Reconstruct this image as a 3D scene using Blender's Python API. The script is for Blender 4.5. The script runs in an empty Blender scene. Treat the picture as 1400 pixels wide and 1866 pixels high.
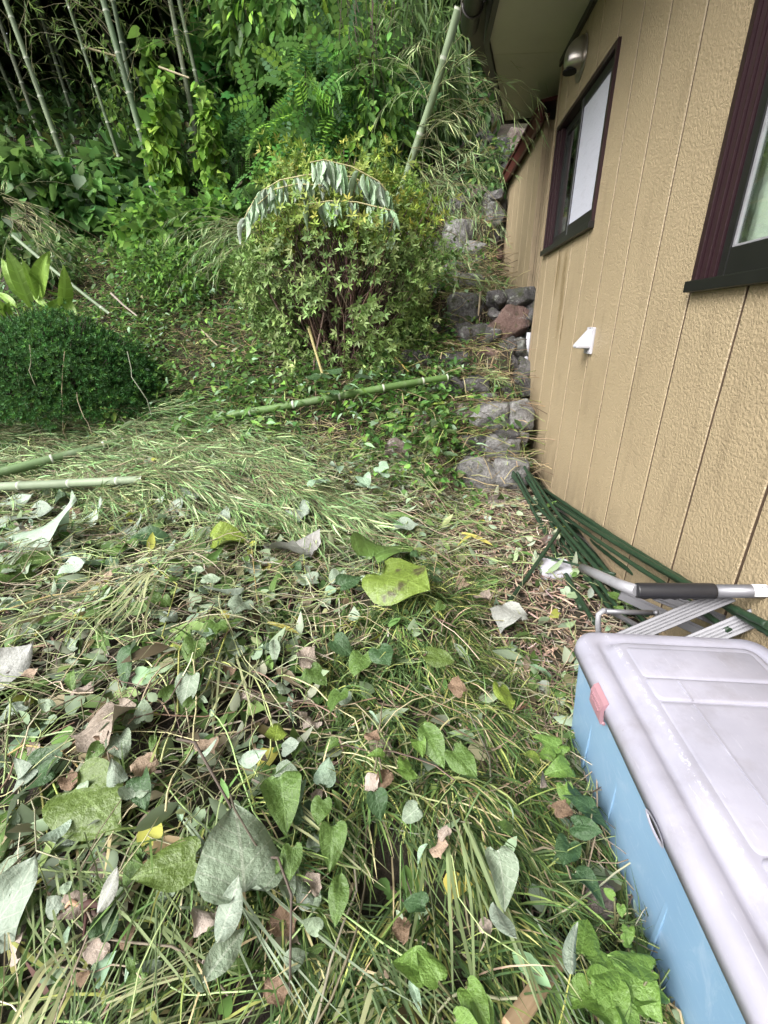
import bpy, bmesh, math, random
import numpy as np
from mathutils import Vector, Matrix, noise as mnoise

# ------------------------------------------------------------------ camera, sky, sun, exposure
S = bpy.context.scene
COL = S.collection
rng = np.random.default_rng(11)
random.seed(5)

TH, YA, FPX = math.radians(22.2), math.radians(4.47), 828.0      # pitch down, heading, focal length (photo pixels)
cam_d = bpy.data.cameras.new('camera')
cam = bpy.data.objects.new('camera', cam_d)
COL.objects.link(cam)
cam_d.sensor_fit = 'HORIZONTAL'
cam_d.sensor_width = 36
cam_d.lens = 36 * FPX / 1400
cam_d.clip_start = 0.02
cam_d.clip_end = 400
cam.rotation_euler = (math.radians(90) - TH, 0, YA)
S.camera = cam

W = bpy.data.worlds.new('World')
S.world = W
W.use_nodes = True
wn = W.node_tree.nodes
wl = W.node_tree.links
bg = wn['Background']
sky = wn.new('ShaderNodeTexSky')
sky.sky_type = 'NISHITA'
sky.sun_disc = False
SUN_EL, SUN_AZ = math.radians(42), math.radians(224)              # azimuth clockwise from +Y
sky.sun_elevation = SUN_EL
sky.sun_rotation = SUN_AZ
sky.dust_density = 6
sky.air_density = 1.0
hs = wn.new('ShaderNodeHueSaturation')                            # overcast: a nearly grey sky
hs.inputs['Saturation'].default_value = 0.3
wl.new(sky.outputs[0], hs.inputs['Color'])
wl.new(hs.outputs[0], bg.inputs['Color'])
bg.inputs['Strength'].default_value = 0.15

sun_d = bpy.data.lights.new('sun', 'SUN')
sun = bpy.data.objects.new('sun', sun_d)
COL.objects.link(sun)
sun_d.energy = 1.9
sun_d.angle = math.radians(35)
sun_d.color = (1.0, 0.985, 0.96)
sdir = Vector((math.sin(SUN_AZ) * math.cos(SUN_EL), math.cos(SUN_AZ) * math.cos(SUN_EL), math.sin(SUN_EL)))
sun.rotation_euler = sdir.to_track_quat('Z', 'Y').to_euler()
sun.location = sdir * 30

S.view_settings.view_transform = 'Standard'
S.view_settings.look = 'None'
S.view_settings.gamma = 1
S.view_settings.use_curve_mapping = False
S.view_settings.exposure = 1.13
S.cycles.max_bounces = 6
S.cycles.transparent_max_bounces = 6

# ------------------------------------------------------------------ helpers: sight lines measured in the photo, tags
def ray(px, py):
    x = (px - 700) / FPX
    u = -(py - 933) / FPX
    fw = math.cos(TH) + u * math.sin(TH)
    up = u * math.cos(TH) - math.sin(TH)
    return np.array([x * math.cos(YA) - fw * math.sin(YA), x * math.sin(YA) + fw * math.cos(YA), up])
def onx(px, py, x): r = ray(px, py); return r * x / r[0]
def ony(px, py, y): r = ray(px, py); return r * y / r[1]
def onz(px, py, z): r = ray(px, py); return r * z / r[2]

AX = np.array([-math.sin(YA) * math.cos(TH), math.cos(YA) * math.cos(TH), -math.sin(TH)])
def depth(p): return float(np.dot(p, AX))

def sstep(a, b, x):
    t = np.clip((x - a) / (b - a), 0, 1)
    return t * t * (3 - 2 * t)

LP = np.array([(-40, -1.1), (2.3, -1.1), (2.9, -1.08), (3.15, -1.0), (3.5, -.84), (3.8, -.67), (4.2, -.45), (4.9, -.03), (5.8, .57),
               (6.6, 1.15), (7.4, 1.75), (8.3, 2.4), (10, 3.5), (14, 5.6), (25, 10.5), (60, 17), (140, 24)])
RP = np.array([(-40, -1.19), (1.5, -1.19), (2.5, -1.19), (3.38, -1.19), (3.42, -.99), (3.60, -.965), (3.64, -.84), (3.87, -.815), (3.91, -.64),
               (4.12, -.61), (4.16, -.44), (4.42, -.41), (4.46, -.23), (5.14, -.02), (5.2, .25), (5.8, .53), (6.44, .86), (6.5, 1.15),
               (6.9, 1.3), (7.4, 1.75), (8.3, 2.4), (10, 3.5), (14, 5.6), (25, 10.5), (60, 17), (140, 24)])
HP = np.array([(-40, -1.25), (4.7, -1.25), (4.86, .3), (7.0, .32), (7.3, 1.5), (8.3, 2.4), (10, 3.5), (14, 5.6), (25, 10.5), (60, 17), (140, 24)])

def T(x, y):
    """height of the ground"""
    x = np.asarray(x, float); y = np.asarray(y, float)
    zl = np.interp(y, LP[:, 0], LP[:, 1]); zr = np.interp(y, RP[:, 0], RP[:, 1]); zh = np.interp(y, HP[:, 0], HP[:, 1])
    edge = .22 + .10 * np.sin(y * 2.1) - .12 * sstep(4.0, 4.6, y)
    z = zl + (zr - zl) * sstep(edge - .16, edge + .06, x)
    z = z + (zh - z) * sstep(.80, .97, x)
    n = (np.sin(x * 3.1 + 1.3 * np.sin(y * 2.3)) * np.sin(y * 2.7 + .7) * .03 + np.sin(x * 9.3 + y * 4.1) * np.sin(y * 8.1 - x * 3.3) * .012)
    z = z + n * (1 - sstep(.15, .4, x) * (1 - sstep(7, 9, y)))
    z = z + .13 * np.exp(-((x + 1.15) ** 2 / .5 + (y - 1.5) ** 2 / .55)) + .09 * np.exp(-((x + .55) ** 2 / .1 + (y - .75) ** 2 / .2))
    z = z + .16 * np.exp(-((x + 1.5) ** 2 / 1.2 + (y - 2.75) ** 2 / .12))
    z = z + sstep(.25, 0, x) * (1 - sstep(2.6, 3.2, y)) * (.035 * np.sin(x * 6.1 + 2 * np.sin(y * 3.3)) * np.sin(y * 6.7 + 1.1) + .02 * np.sin(x * 15 + y * 9) * np.sin(y * 14 - x * 5))
    z = z + .07 * np.exp(-((x - .02) ** 2 / .05 + (y - 1.1) ** 2 / .35))
    return z
def at(px, py, dz=0.0):
    """where a sight line meets the ground"""
    r = ray(px, py)
    t = np.concatenate([np.arange(.3, 12, .01), np.arange(12, 120, .1)])
    p = t[:, None] * r[None]
    k = np.argmax(p[:, 2] < T(p[:, 0], p[:, 1]) + dz)
    return p[k].copy()

def tag(o, label=None, cat=None, group=None, kind=None):
    if label: o['label'] = label
    if cat: o['category'] = cat
    if group: o['group'] = group
    if kind: o['kind'] = kind
    return o
def empty(name, loc, label, cat, group=None, rot=(0, 0, 0)):
    o = bpy.data.objects.new(name, None)
    COL.objects.link(o)
    o.location = [float(v) for v in loc]
    o.rotation_euler = rot
    o.empty_display_size = .1
    return tag(o, label, cat, group)
def link(name, me, mat=None, parent=None, world=True):
    o = bpy.data.objects.new(name, me)
    COL.objects.link(o)
    if mat is not None and not me.materials: me.materials.append(mat)
    if parent is not None:
        o.parent = parent
        if world:
            p, v = parent, Vector((0, 0, 0))
            while p: v += p.location; p = p.parent
            o.location = -v
    return o

# ------------------------------------------------------------------ helpers: geometry
def off_box(A):
    m = (A[..., 1] < 1.14) & (A[..., 2] < -.8)
    A[..., 0] = np.where(m, np.minimum(A[..., 0], .484 - .02 * ((A[..., 1] * 97) % 1)), A[..., 0])
class Soup:
    def __init__(s): s.v = []; s.q = []; s.t = []; s.c = []; s.n = 0
    def add(s, v, q=None, t=None, c=(1, 1, 1)):
        v = np.asarray(v, float).reshape(-1, 3)
        c = np.asarray(c, float)
        if c.ndim == 1: c = np.tile(c, (len(v), 1))
        if q is not None and len(q): s.q.append(np.asarray(q, int).reshape(-1, 4) + s.n)
        if t is not None and len(t): s.t.append(np.asarray(t, int).reshape(-1, 3) + s.n)
        s.v.append(v); s.c.append(c); s.n += len(v)
    def stamp(s, tpl, P, R, sc, c):
        """copies of a small template"""
        tv, tq, tt = tpl
        N, n = len(P), len(tv)
        if N == 0: return
        sc = np.asarray(sc, float)
        if sc.ndim == 1: sc = np.repeat(sc[:, None], 3, 1)
        v = np.einsum('nij,nkj->nki', R, tv[None] * sc[:, None, :]) + P[:, None, :]
        off = (np.arange(N) * n)[:, None, None]
        q = (np.asarray(tq)[None] + off).reshape(-1, 4) if len(tq) else None
        t = (np.asarray(tt)[None] + off).reshape(-1, 3) if len(tt) else None
        s.add(v.reshape(-1, 3), q, t, np.repeat(np.asarray(c), n, 0))
    def strips(s, P, w, side, c, tipfade=None):
        """flat blades: P (N,K,3) paths, w (N,K) half widths, side (N,3)"""
        N, K, _ = P.shape
        if side.ndim == 2: side = np.repeat(side[:, None], K, 1)
        a = P - side * w[..., None]; b = P + side * w[..., None]
        v = np.stack([a, b], 2).reshape(-1, 3)
        k = np.arange(K - 1) * 2
        q = np.stack([k, k + 1, k + 3, k + 2], 1)[None] + (np.arange(N) * 2 * K)[:, None, None]
        c = np.asarray(c)
        cc = np.repeat(c[:, None], 2 * K, 1)
        if tipfade is not None:
            f = np.repeat(np.linspace(0, 1, K) ** 2, 2)[None, :, None]
            cc = cc * (1 - f) + np.asarray(tipfade)[:, None] * f
        s.add(v, q.reshape(-1, 4), None, cc.reshape(-1, 3))
    def tubes(s, P, r, c, sides=3, ccol=None):
        """tubes along P (N,K,3), radii r (N,K)"""
        N, K, _ = P.shape
        tg = np.gradient(P, axis=1)
        tg /= np.linalg.norm(tg, axis=2, keepdims=True) + 1e-9
        ref = np.array([.31, .17, .93]); ref2 = np.array([.9, .3, -.2])
        m = tg.mean(1); m /= np.linalg.norm(m, axis=1, keepdims=True) + 1e-9
        rf = np.where((np.abs(m @ ref) > .9)[:, None], ref2, ref)
        u = np.cross(tg, rf[:, None]); u /= np.linalg.norm(u, axis=2, keepdims=True) + 1e-9
        w = np.cross(tg, u)
        an = np.arange(sides) * 2 * math.pi / sides
        v = P[:, :, None] + (u[:, :, None] * np.cos(an)[None, None, :, None] + w[:, :, None] * np.sin(an)[None, None, :, None]) * np.asarray(r)[:, :, None, None]
        k = np.arange(K - 1)[:, None] * sides; j = np.arange(sides)[None]
        j2 = (j + 1) % sides
        q = np.stack([k + j, k + j2, k + sides + j2, k + sides + j], -1).reshape(-1, 4)
        q = q[None] + (np.arange(N) * K * sides)[:, None, None]
        cc = np.repeat(np.repeat(np.asarray(c)[:, None], K, 1), sides, 1) if ccol is None else np.repeat(ccol, sides, 0)
        s.add(v.reshape(-1, 3), q.reshape(-1, 4), None, cc.reshape(-1, 3))
        if sides >= 6:                                              # closed ends
            base = s.n - N * K * sides
            for i in range(N):
                for kk, rev in ((0, True), (K - 1, False)):
                    ring = v[i, kk]; cen = ring.mean(0)
                    idx = np.arange(sides); tri = np.stack([np.full(sides, sides), idx, (idx + 1) % sides], 1)
                    if rev: tri = tri[:, ::-1]
                    s.add(np.vstack([ring, cen[None]]), None, tri, (.35, .33, .2))
    def build(s, name, mat, parent=None, smooth=True):
        me = bpy.data.meshes.new(name)
        v = np.concatenate(s.v)
        q = np.concatenate(s.q) if s.q else np.zeros((0, 4), int)
        t = np.concatenate(s.t) if s.t else np.zeros((0, 3), int)
        me.vertices.add(len(v)); me.vertices.foreach_set('co', v.astype(np.float32).ravel())
        me.loops.add(q.size + t.size)
        me.loops.foreach_set('vertex_index', np.concatenate([q.ravel(), t.ravel()]).astype(np.int32))
        me.polygons.add(len(q) + len(t))
        me.polygons.foreach_set('loop_start', np.concatenate([np.arange(len(q)) * 4, q.size + np.arange(len(t)) * 3]).astype(np.int32))
        me.polygons.foreach_set('loop_total', np.concatenate([np.full(len(q), 4), np.full(len(t), 3)]).astype(np.int32))
        me.polygons.foreach_set('use_smooth', np.full(len(q) + len(t), smooth))
        c = np.concatenate(s.c)
        a = me.color_attributes.new('col', 'FLOAT_COLOR', 'POINT')
        a.data.foreach_set('color', np.hstack([c, np.ones((len(c), 1))]).astype(np.float32).ravel())
        me.update(); me.validate()
        if mat is not None: me.materials.append(mat)
        return link(name, me, None, parent)

def rot(yaw, pitch, roll):
    yaw, pitch, roll = np.broadcast_arrays(np.atleast_1d(yaw), pitch, roll)
    cz, sz, cx, sx, cy, sy = np.cos(yaw), np.sin(yaw), np.cos(pitch), np.sin(pitch), np.cos(roll), np.sin(roll)
    o, z = np.ones_like(cz), np.zeros_like(cz)
    st = lambda r: np.stack([np.stack(a, -1) for a in r], -2)
    Rz = st([(cz, -sz, z), (sz, cz, z), (z, z, o)])
    Rx = st([(o, z, z), (z, cx, -sx), (z, sx, cx)])
    Ry = st([(cy, z, sy), (z, o, z), (-sy, z, cy)])
    return Rz @ Rx @ Ry
def look_rot(d, up_noise, r=rng):
    """leaf length along d, normal near up with noise"""
    d = d / (np.linalg.norm(d, axis=1, keepdims=True) + 1e-9)
    n = np.array([0, 0, 1.0])[None] + r.normal(0, up_noise, d.shape)
    x = np.cross(d, n); x /= np.linalg.norm(x, axis=1, keepdims=True) + 1e-9
    n = np.cross(x, d)
    return np.stack([x, d, n], -1)

def leaf_tpl(st, fold=.25, droop=.15):
    """stations (t centre, t side, half width); first and last are points"""
    v = [(0, 0, 0)]; q = []; t = []
    for tc, ts, w in st[1:-1]:
        z = -droop * tc * tc
        v += [(-w, ts, z + fold * w), (0, tc, z), (w, ts, z + fold * w)]
    v.append((0, 1, -droop))
    m = len(st) - 2
    t += [(0, 2, 1), (0, 3, 2)]
    for i in range(m - 1):
        a = 1 + 3 * i; b = a + 3
        q += [(a, a + 1, b + 1, b), (a + 1, a + 2, b + 2, b + 1)]
    a = 1 + 3 * (m - 1); e = 1 + 3 * m
    t += [(a, a + 1, e), (a + 1, a + 2, e)]
    return np.array(v, float), q, t
HEART = leaf_tpl([(0, 0, 0), (.02, -.13, .2), (.12, .0, .37), (.3, .22, .43), (.52, .48, .36), (.75, .73, .2), (.9, .89, .08), (1, 1, 0)], .3, .2)
KUDZU = leaf_tpl([(0, 0, 0), (.03, -.03, .2), (.15, .12, .38), (.34, .3, .49), (.55, .52, .4), (.76, .75, .22), (.9, .9, .09), (1, 1, 0)], .2, .25)
LANCE = leaf_tpl([(0, 0, 0), (.2, .2, .12), (.5, .5, .15), (.8, .8, .08), (1, 1, 0)], .4, .2)
OVAL = leaf_tpl([(0, 0, 0), (.12, .12, .14), (.38, .38, .23), (.68, .68, .19), (.88, .88, .08), (1, 1, 0)], .35, .15)
NARROW = leaf_tpl([(0, 0, 0), (.25, .25, .045), (.6, .6, .036), (1, 1, 0)], .5, .2)
FINE = leaf_tpl([(0, 0, 0), (.25, .25, .024), (.6, .6, .02), (1, 1, 0)], .5, .15)
SMALL = leaf_tpl([(0, 0, 0), (.45, .4, .3), (1, 1, 0)], .3, .1)

def lobed_tpl():
    an = np.radians([-150, -110, -75, -48, -25, 0, 25, 48, 75, 110, 150]); rr = [.34, .5, .38, .56, .42, .68, .42, .56, .38, .5, .34]
    v = [(0, .33, 0)] + [(r * math.sin(a), .33 + r * math.cos(a), -.35 * r * r + .03 * (i % 2)) for i, (a, r) in enumerate(zip(an, rr))]
    return np.array(v, float), [], [(0, i + 1, i) for i in range(1, 11)]
LOBED = lobed_tpl()
def pinnate_tpl(n=7, wl=.2, wid=.26):
    V, Q, TT = [], [], []
    k = 0
    V += [(-.006, 0, 0), (.006, 0, 0), (.004, 1, -.25), (-.004, 1, -.25)]; Q.append((0, 1, 2, 3)); k = 4
    for i in range(n):
        t = .2 + .8 * i / (n - 1); L = wl * (1 - .35 * abs(t - .55))
        for s in (-1, 1):
            z = -.25 * t * t; w = wid * L
            ax = np.array([s * .93, .36, -.15]); pr = np.array([-s * .36, .93, 0]) * s
            p = np.array([s * .01, t, z])
            for f, g in ((0, 0), (.3, 1), (.75, .85), (1, 0), (.75, -.85), (.3, -1)): V.append(p + ax * L * f + pr * w * g)
            Q += [(k, k + 5, k + 2, k + 1)[:0] or (k, k + 5, k + 4, k + 1), (k + 1, k + 4, k + 3, k + 2)]; k += 6
    return np.array(V, float), Q, TT
PINNATE = pinnate_tpl(6, .24, .28)
FERNY = pinnate_tpl(11, .1)
def sprig_tpl(n=5, L=.35):
    """a short twig tip with a rosette of leaves"""
    V, Q, TT = [], [], []
    k = 0
    for i in range(n):
        a = i * 2.4 + .3; e = .35 + .5 * (i / n)
        d = np.array([math.cos(a) * math.cos(e), math.sin(a) * math.cos(e), math.sin(e)])
        s = np.array([-math.sin(a), math.cos(a), 0]); u = np.cross(s, d) * -1
        for p in (0 * d, d * .45 * L * 2 - s * .16 * L * 2 + u * .03, d * L * 2, d * .45 * L * 2 + s * .16 * L * 2 + u * .03): V.append(p)
        Q.append((k, k + 3, k + 2, k + 1)); k += 4
    return np.array(V, float), Q, TT
SPRIG = sprig_tpl()
NEEDLE = sprig_tpl(6, .45)
NEEDLE = (NEEDLE[0] * np.array([1, 1, 1.0]), NEEDLE[1], NEEDLE[2])

def cols(n, base, var=.22, r=rng, alts=()):
    base = np.array(base, float)
    c = np.tile(base, (n, 1))
    for a, p in alts:
        m = r.random(n) < p
        c[m] = a
    c = c * (1 + r.normal(0, var, (n, 1))).clip(.4, 1.8) * (1 + r.normal(0, .06, (n, 3)))
    return c.clip(.004, .9)

def smesh(name, verts, faces, smooth=False):
    me = bpy.data.meshes.new(name)
    me.from_pydata([tuple(map(float, v)) for v in verts], [], faces)
    if smooth: me.polygons.foreach_set('use_smooth', [True] * len(me.polygons))
    me.update()
    return me
def boxes_mesh(name, boxes, bevel=0.0):
    """axis boxes (x0,x1,y0,y1,z0,z1) as one mesh"""
    bm = bmesh.new()
    for x0, x1, y0, y1, z0, z1 in boxes:
        r = bmesh.ops.create_cube(bm, size=1)
        bmesh.ops.scale(bm, verts=r['verts'], vec=(x1 - x0, y1 - y0, z1 - z0))
        bmesh.ops.translate(bm, verts=r['verts'], vec=((x0 + x1) / 2, (y0 + y1) / 2, (z0 + z1) / 2))
    if bevel: bmesh.ops.bevel(bm, geom=bm.edges[:], offset=bevel, segments=2, affect='EDGES', profile=.7)
    me = bpy.data.meshes.new(name); bm.to_mesh(me); bm.free()
    return me
def tube_mesh(name, pts, rad, sides=12, smooth=True, caps=True):
    P = np.array(pts, float); K = len(P)
    rad = np.broadcast_to(rad, (K,))
    bm = bmesh.new(); rings = []
    up = None
    for i in range(K):
        t = P[min(i + 1, K - 1)] - P[max(i - 1, 0)]; t = Vector(t).normalized()
        if up is None: up = t.orthogonal().normalized()
        up = (up - t * up.dot(t)).normalized(); w = t.cross(up)
        rings.append([bm.verts.new(Vector(P[i]) + (up * math.cos(a) + w * math.sin(a)) * float(rad[i])) for a in np.arange(sides) * 2 * math.pi / sides])
    for a, b in zip(rings, rings[1:]):
        for j in range(sides):
            f = bm.faces.new((a[j], a[(j + 1) % sides], b[(j + 1) % sides], b[j])); f.smooth = smooth
    if caps: bm.faces.new(rings[0][::-1]); bm.faces.new(rings[-1])
    me = bpy.data.meshes.new(name); bm.to_mesh(me); bm.free()
    return me
def rock_mesh(name, size, seed, blocky=.5, sub=3, cuts=7):
    cuts = cuts * 2 + 1; sub = max(sub, 4) if cuts > 8 else sub
    bm = bmesh.new(); bmesh.ops.create_icosphere(bm, subdivisions=sub, radius=1)
    r = np.random.default_rng(seed)
    pl = [(Vector(r.normal(0, 1, 3)).normalized(), (.62 if blocky < .65 else .78) + .25 * r.random()) for _ in range(cuts)]
    for v in bm.verts:
        p = v.co.copy()
        m = max(abs(p.x), abs(p.y), abs(p.z))
        p = p.lerp(p / m * .86, blocky)
        for n, d in pl:
            e = p.dot(n) - d
            if e > 0: p -= n * e * .97
        p += p.normalized() * (mnoise.noise(p * 1.7 + Vector((seed * 3.1, 0, 0))) * .10 + mnoise.noise(p * 5 + Vector((0, seed, 0))) * .05 + mnoise.noise(p * 11 + Vector((seed, seed, 0))) * .055)
        v.co = Vector((p.x * size[0], p.y * size[1], p.z * size[2]))
    for f in bm.faces: f.smooth = True
    me = bpy.data.meshes.new(name); bm.to_mesh(me); bm.free()
    return me

def pieces(name, boxes, mat, parent, bevel=0.0):
    """every bar an object of its own"""
    return [link(name, boxes_mesh(name, [b], bevel), mat, parent) for b in boxes]

# ------------------------------------------------------------------ materials
class NT:
    def __init__(s, name):
        s.m = bpy.data.materials.new(name); s.m.use_nodes = True
        s.t = s.m.node_tree; s.p = s.t.nodes['Principled BSDF']; s.out = s.t.nodes['Material Output']
    def n(s, typ, **kw):
        o = s.t.nodes.new('ShaderNode' + typ)
        for k, v in kw.items():
            if k in o.inputs.keys(): o.inputs[k].default_value = v
            else: setattr(o, k, v)
        return o
    def l(s, a, b): s.t.links.new(a, b)
    def tc(s, scale=(1, 1, 1), out='Object'):
        c = s.n('TexCoord'); m = s.n('Mapping'); m.inputs['Scale'].default_value = scale
        s.l(c.outputs[out], m.inputs[0]); return m.outputs[0]
    def noise(s, vec, scale, detail=4, rough=.55, dist=0):
        o = s.n('TexNoise', Scale=scale, Detail=detail, Roughness=rough, Distortion=dist)
        if vec is not None: s.l(vec, o.inputs['Vector'])
        return o.outputs['Fac']
    def ramp(s, fac, stops):
        o = s.n('ValToRGB'); e = o.color_ramp.elements
        while len(e) < len(stops): e.new(.5)
        for k, (p, c) in zip(e, stops): k.position = p; k.color = (*c, 1) if len(c) == 3 else c
        s.l(fac, o.inputs[0]); return o.outputs['Color']
    def mix(s, fac, a, b, mode='MIX'):
        o = s.n('Mix', data_type='RGBA', blend_type=mode)
        for sock, v in ((o.inputs[0], fac), (o.inputs[6], a), (o.inputs[7], b)):
            if hasattr(v, 'links') or hasattr(v, 'is_linked'): s.l(v, sock)
            else: sock.default_value = v if not isinstance(v, tuple) or len(v) == 4 else (*v, 1)
        return o.outputs[2]
    def math(s, op, a, b=0.0, clamp=False):
        o = s.n('Math', operation=op); o.use_clamp = clamp
        for sock, v in ((o.inputs[0], a), (o.inputs[1], b)):
            if hasattr(v, 'is_linked'): s.l(v, sock)
            else: sock.default_value = v
        return o.outputs[0]
    def bump(s, h, strength=.3, dist=.01):
        o = s.n('Bump', Strength=strength, Distance=dist); s.l(h, o.inputs['Height']); s.l(o.outputs[0], s.p.inputs['Normal']); return o
    def set(s, **kw):
        for k, v in kw.items():
            k = k.replace('_', ' ')
            if hasattr(v, 'is_linked'): s.l(v, s.p.inputs[k])
            else: s.p.inputs[k].default_value = v if not (isinstance(v, tuple) and len(v) == 3 and 'Color' in k) else (*v, 1)
        return s

def leaf_mat(name, under=.5, rough=.45, trans=.32, undercol=(.30, .36, .27), var=9.0, tint=(.92, 1.05, .92)):
    k = NT(name)
    a = k.n('Attribute', attribute_name='col')
    nz = k.noise(k.tc(), var, 3)
    c = k.mix(1.0, k.mix(k.math('MULTIPLY', nz, .55), a.outputs['Color'], (1, 1, .9), 'OVERLAY'), tint, 'MULTIPLY')
    g = k.n('NewGeometry')
    c = k.mix(k.math('MULTIPLY', g.outputs['Backfacing'], under), c, undercol)
    k.set(Base_Color=c, Roughness=rough)
    k.p.inputs['Specular IOR Level'].default_value = .22
    tr = k.n('BsdfTranslucent'); k.l(k.mix(.25, c, (.25, .42, .08)), tr.inputs['Color'])
    mx = k.n('MixShader'); mx.inputs[0].default_value = trans
    k.l(k.p.outputs[0], mx.inputs[1]); k.l(tr.outputs[0], mx.inputs[2]); k.l(mx.outputs[0], k.out.inputs['Surface'])
    return k.m
M = {}
M['litter'] = leaf_mat('litter_leaf', .55, .5, .2)
M['leaf'] = leaf_mat('leaf', .18, .5, .32, (.26, .36, .2), 9.0, (.80, .96, .92))
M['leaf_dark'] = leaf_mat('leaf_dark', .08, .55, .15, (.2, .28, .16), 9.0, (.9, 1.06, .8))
M['leaf_soft'] = leaf_mat('leaf_soft', .12, .5, .22, (.3, .34, .2))
M['grass'] = leaf_mat('grass_blade', .15, .5, .15, (.2, .25, .12), 9.0, (1, .98, 1))
M['spray'] = leaf_mat('bamboo_spray_leaf', .3, .5, .12, (.34, .36, .27), 9.0, (.96, 1.02, .96))
M['straw'] = leaf_mat('straw', 0, .7, 0, (.3, .3, .2), 9.0, (1.0, 1.0, .98))
k = NT('attr_bark'); a = k.n('Attribute', attribute_name='col')
nz = k.noise(k.tc((1, 1, .3)), 60, 4)
k.set(Base_Color=k.mix(.35, a.outputs['Color'], k.ramp(nz, [(.3, (.02, .015, .01)), (.8, (.3, .26, .2))]), 'OVERLAY'), Roughness=.8); k.bump(nz, .4, .004)
M['bark'] = k.m
k = NT('bamboo_skin'); a = k.n('Attribute', attribute_name='col')
nz = k.noise(k.tc((1, 1, .25)), 14, 5, .6)
c = k.mix(k.ramp(nz, [(.5, (0, 0, 0)), (.75, (.35, .35, .35))]), a.outputs['Color'], (.26, .30, .22))
k.set(Base_Color=c, Roughness=.55); k.p.inputs['Specular IOR Level'].default_value = .25; k.bump(k.noise(k.tc((1, 1, .1)), 120, 3), .12, .002)
M['bamboo'] = k.m

# ground
k = NT('litter_soil'); v = k.tc()
n1 = k.noise(v, 3, 6); n2 = k.noise(v, 40, 8, .7); n3 = k.noise(v, 170, 5, .7)
c = k.ramp(n2, [(.25, (.012, .009, .006)), (.5, (.038, .028, .019)), (.66, (.085, .06, .042)), (.85, (.19, .145, .10))])
c = k.mix(k.ramp(n1, [(.45, (0, 0, 0)), (.62, (.6, .6, .6))]), c, k.ramp(n3, [(.3, (.02, .03, .01)), (.7, (.09, .10, .035))]))
k.set(Base_Color=c, Roughness=.95); k.bump(k.math('ADD', n2, n3), .9, .03)
M['soil'] = k.m

def rock_mat(name, stops, lichen=.0, moss=.0, seed=0.0):
    k = NT(name); v = k.tc()
    oi = k.n('ObjectInfo'); ad = k.n('VectorMath', operation='ADD'); k.l(v, ad.inputs[0])
    sc_ = k.n('VectorMath', operation='SCALE'); sc_.inputs[0].default_value = (7, 3, 5); k.l(oi.outputs['Random'], sc_.inputs['Scale']); k.l(sc_.outputs[0], ad.inputs[1])
    v = ad.outputs[0]
    n1 = k.noise(v, 7, 8, .65); n2 = k.noise(v, 70, 6, .7); n3 = k.noise(v, 16, 6, .6)
    c = k.ramp(k.math('ADD', k.math('MULTIPLY', n1, .6), k.math('MULTIPLY', n2, .4)), stops)
    if lichen: c = k.mix(k.ramp(n3, [(.62 - lichen * .2, (0, 0, 0)), (.68, (.8, .8, .8))]), c, (.38, .40, .37))
    if moss: c = k.mix(k.ramp(k.noise(v, 11, 5), [(.6 - moss * .25, (0, 0, 0)), (.72, (.9, .9, .9))]), c, (.05, .065, .015))
    k.set(Base_Color=c, Roughness=.9); k.bump(k.math('ADD', k.math('ADD', n1, n3), k.math('MULTIPLY', n2, .7)), 1.0, .045)
    return k.m
M['granite'] = rock_mat('granite', [(.34, (.05, .048, .047)), (.46, (.17, .166, .163)), (.58, (.31, .303, .30)), (.72, (.48, .47, .465))], .15, .15)
M['stone_dark'] = rock_mat('stone_dark', [(.34, (.02, .02, .021)), (.5, (.085, .08, .082)), (.68, (.24, .23, .23))], .2, .35)
M['stone_red'] = rock_mat('stone_red', [(.3, (.05, .032, .028)), (.5, (.16, .10, .085)), (.7, (.3, .22, .19))], .1, .15)
M['stone_brown'] = rock_mat('stone_brown', [(.3, (.06, .045, .038)), (.5, (.2, .16, .14)), (.7, (.38, .33, .3))], .1, .1)
M['stone_lichen'] = rock_mat('stone_lichen', [(.3, (.03, .03, .03)), (.55, (.14, .14, .13)), (.7, (.3, .3, .28))], .7, .15)
M['mortar'] = rock_mat('mortar', [(.3, (.02, .018, .016)), (.5, (.065, .06, .055)), (.7, (.17, .16, .15))], .15, .35)

# house
k = NT('siding_paint'); v = k.tc()
big = k.noise(v, 1.3, 5); wr = k.noise(v, 82, 2, .5, .5); wr2 = k.noise(v, 170, 2, .5, .5)
c = k.ramp(big, [(.3, (.268, .211, .130)), (.7, (.308, .245, .154))])
sm = k.noise(k.tc((1, 3.5, .8)), 3.3, 6, .65)                       # dirty streaks, darker towards nothing in particular
c = k.mix(k.ramp(sm, [(.54, (0, 0, 0)), (.78, (.5, .5, .5))]), c, (.15, .115, .07))
# two brown drip stains below the small window
sep = k.n('SeparateXYZ'); k.l(k.tc(), sep.inputs[0])
def blob(k, y0, z0, sy, sz):
    a = k.math('MULTIPLY', k.math('SUBTRACT', sep.outputs[1], y0), 1 / sy); b = k.math('MULTIPLY', k.math('SUBTRACT', sep.outputs[2], z0), 1 / sz)
    d = k.math('ADD', k.math('MULTIPLY', a, a), k.math('MULTIPLY', b, b))
    return k.math('SUBTRACT', 1.0, d, True)
st = k.math('ADD', k.math('ADD', blob(k, 3.93, .37, .07, .20), blob(k, 3.75, .36, .06, .22)), k.math('ADD', blob(k, 3.72, .1, .05, .25), blob(k, 3.62, -.02, .035, .15)), True)
st = k.math('MULTIPLY', st, k.math('MULTIPLY', k.noise(v, 18, 4), 1.3))
c = k.mix(st, c, (.13, .09, .035))
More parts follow.
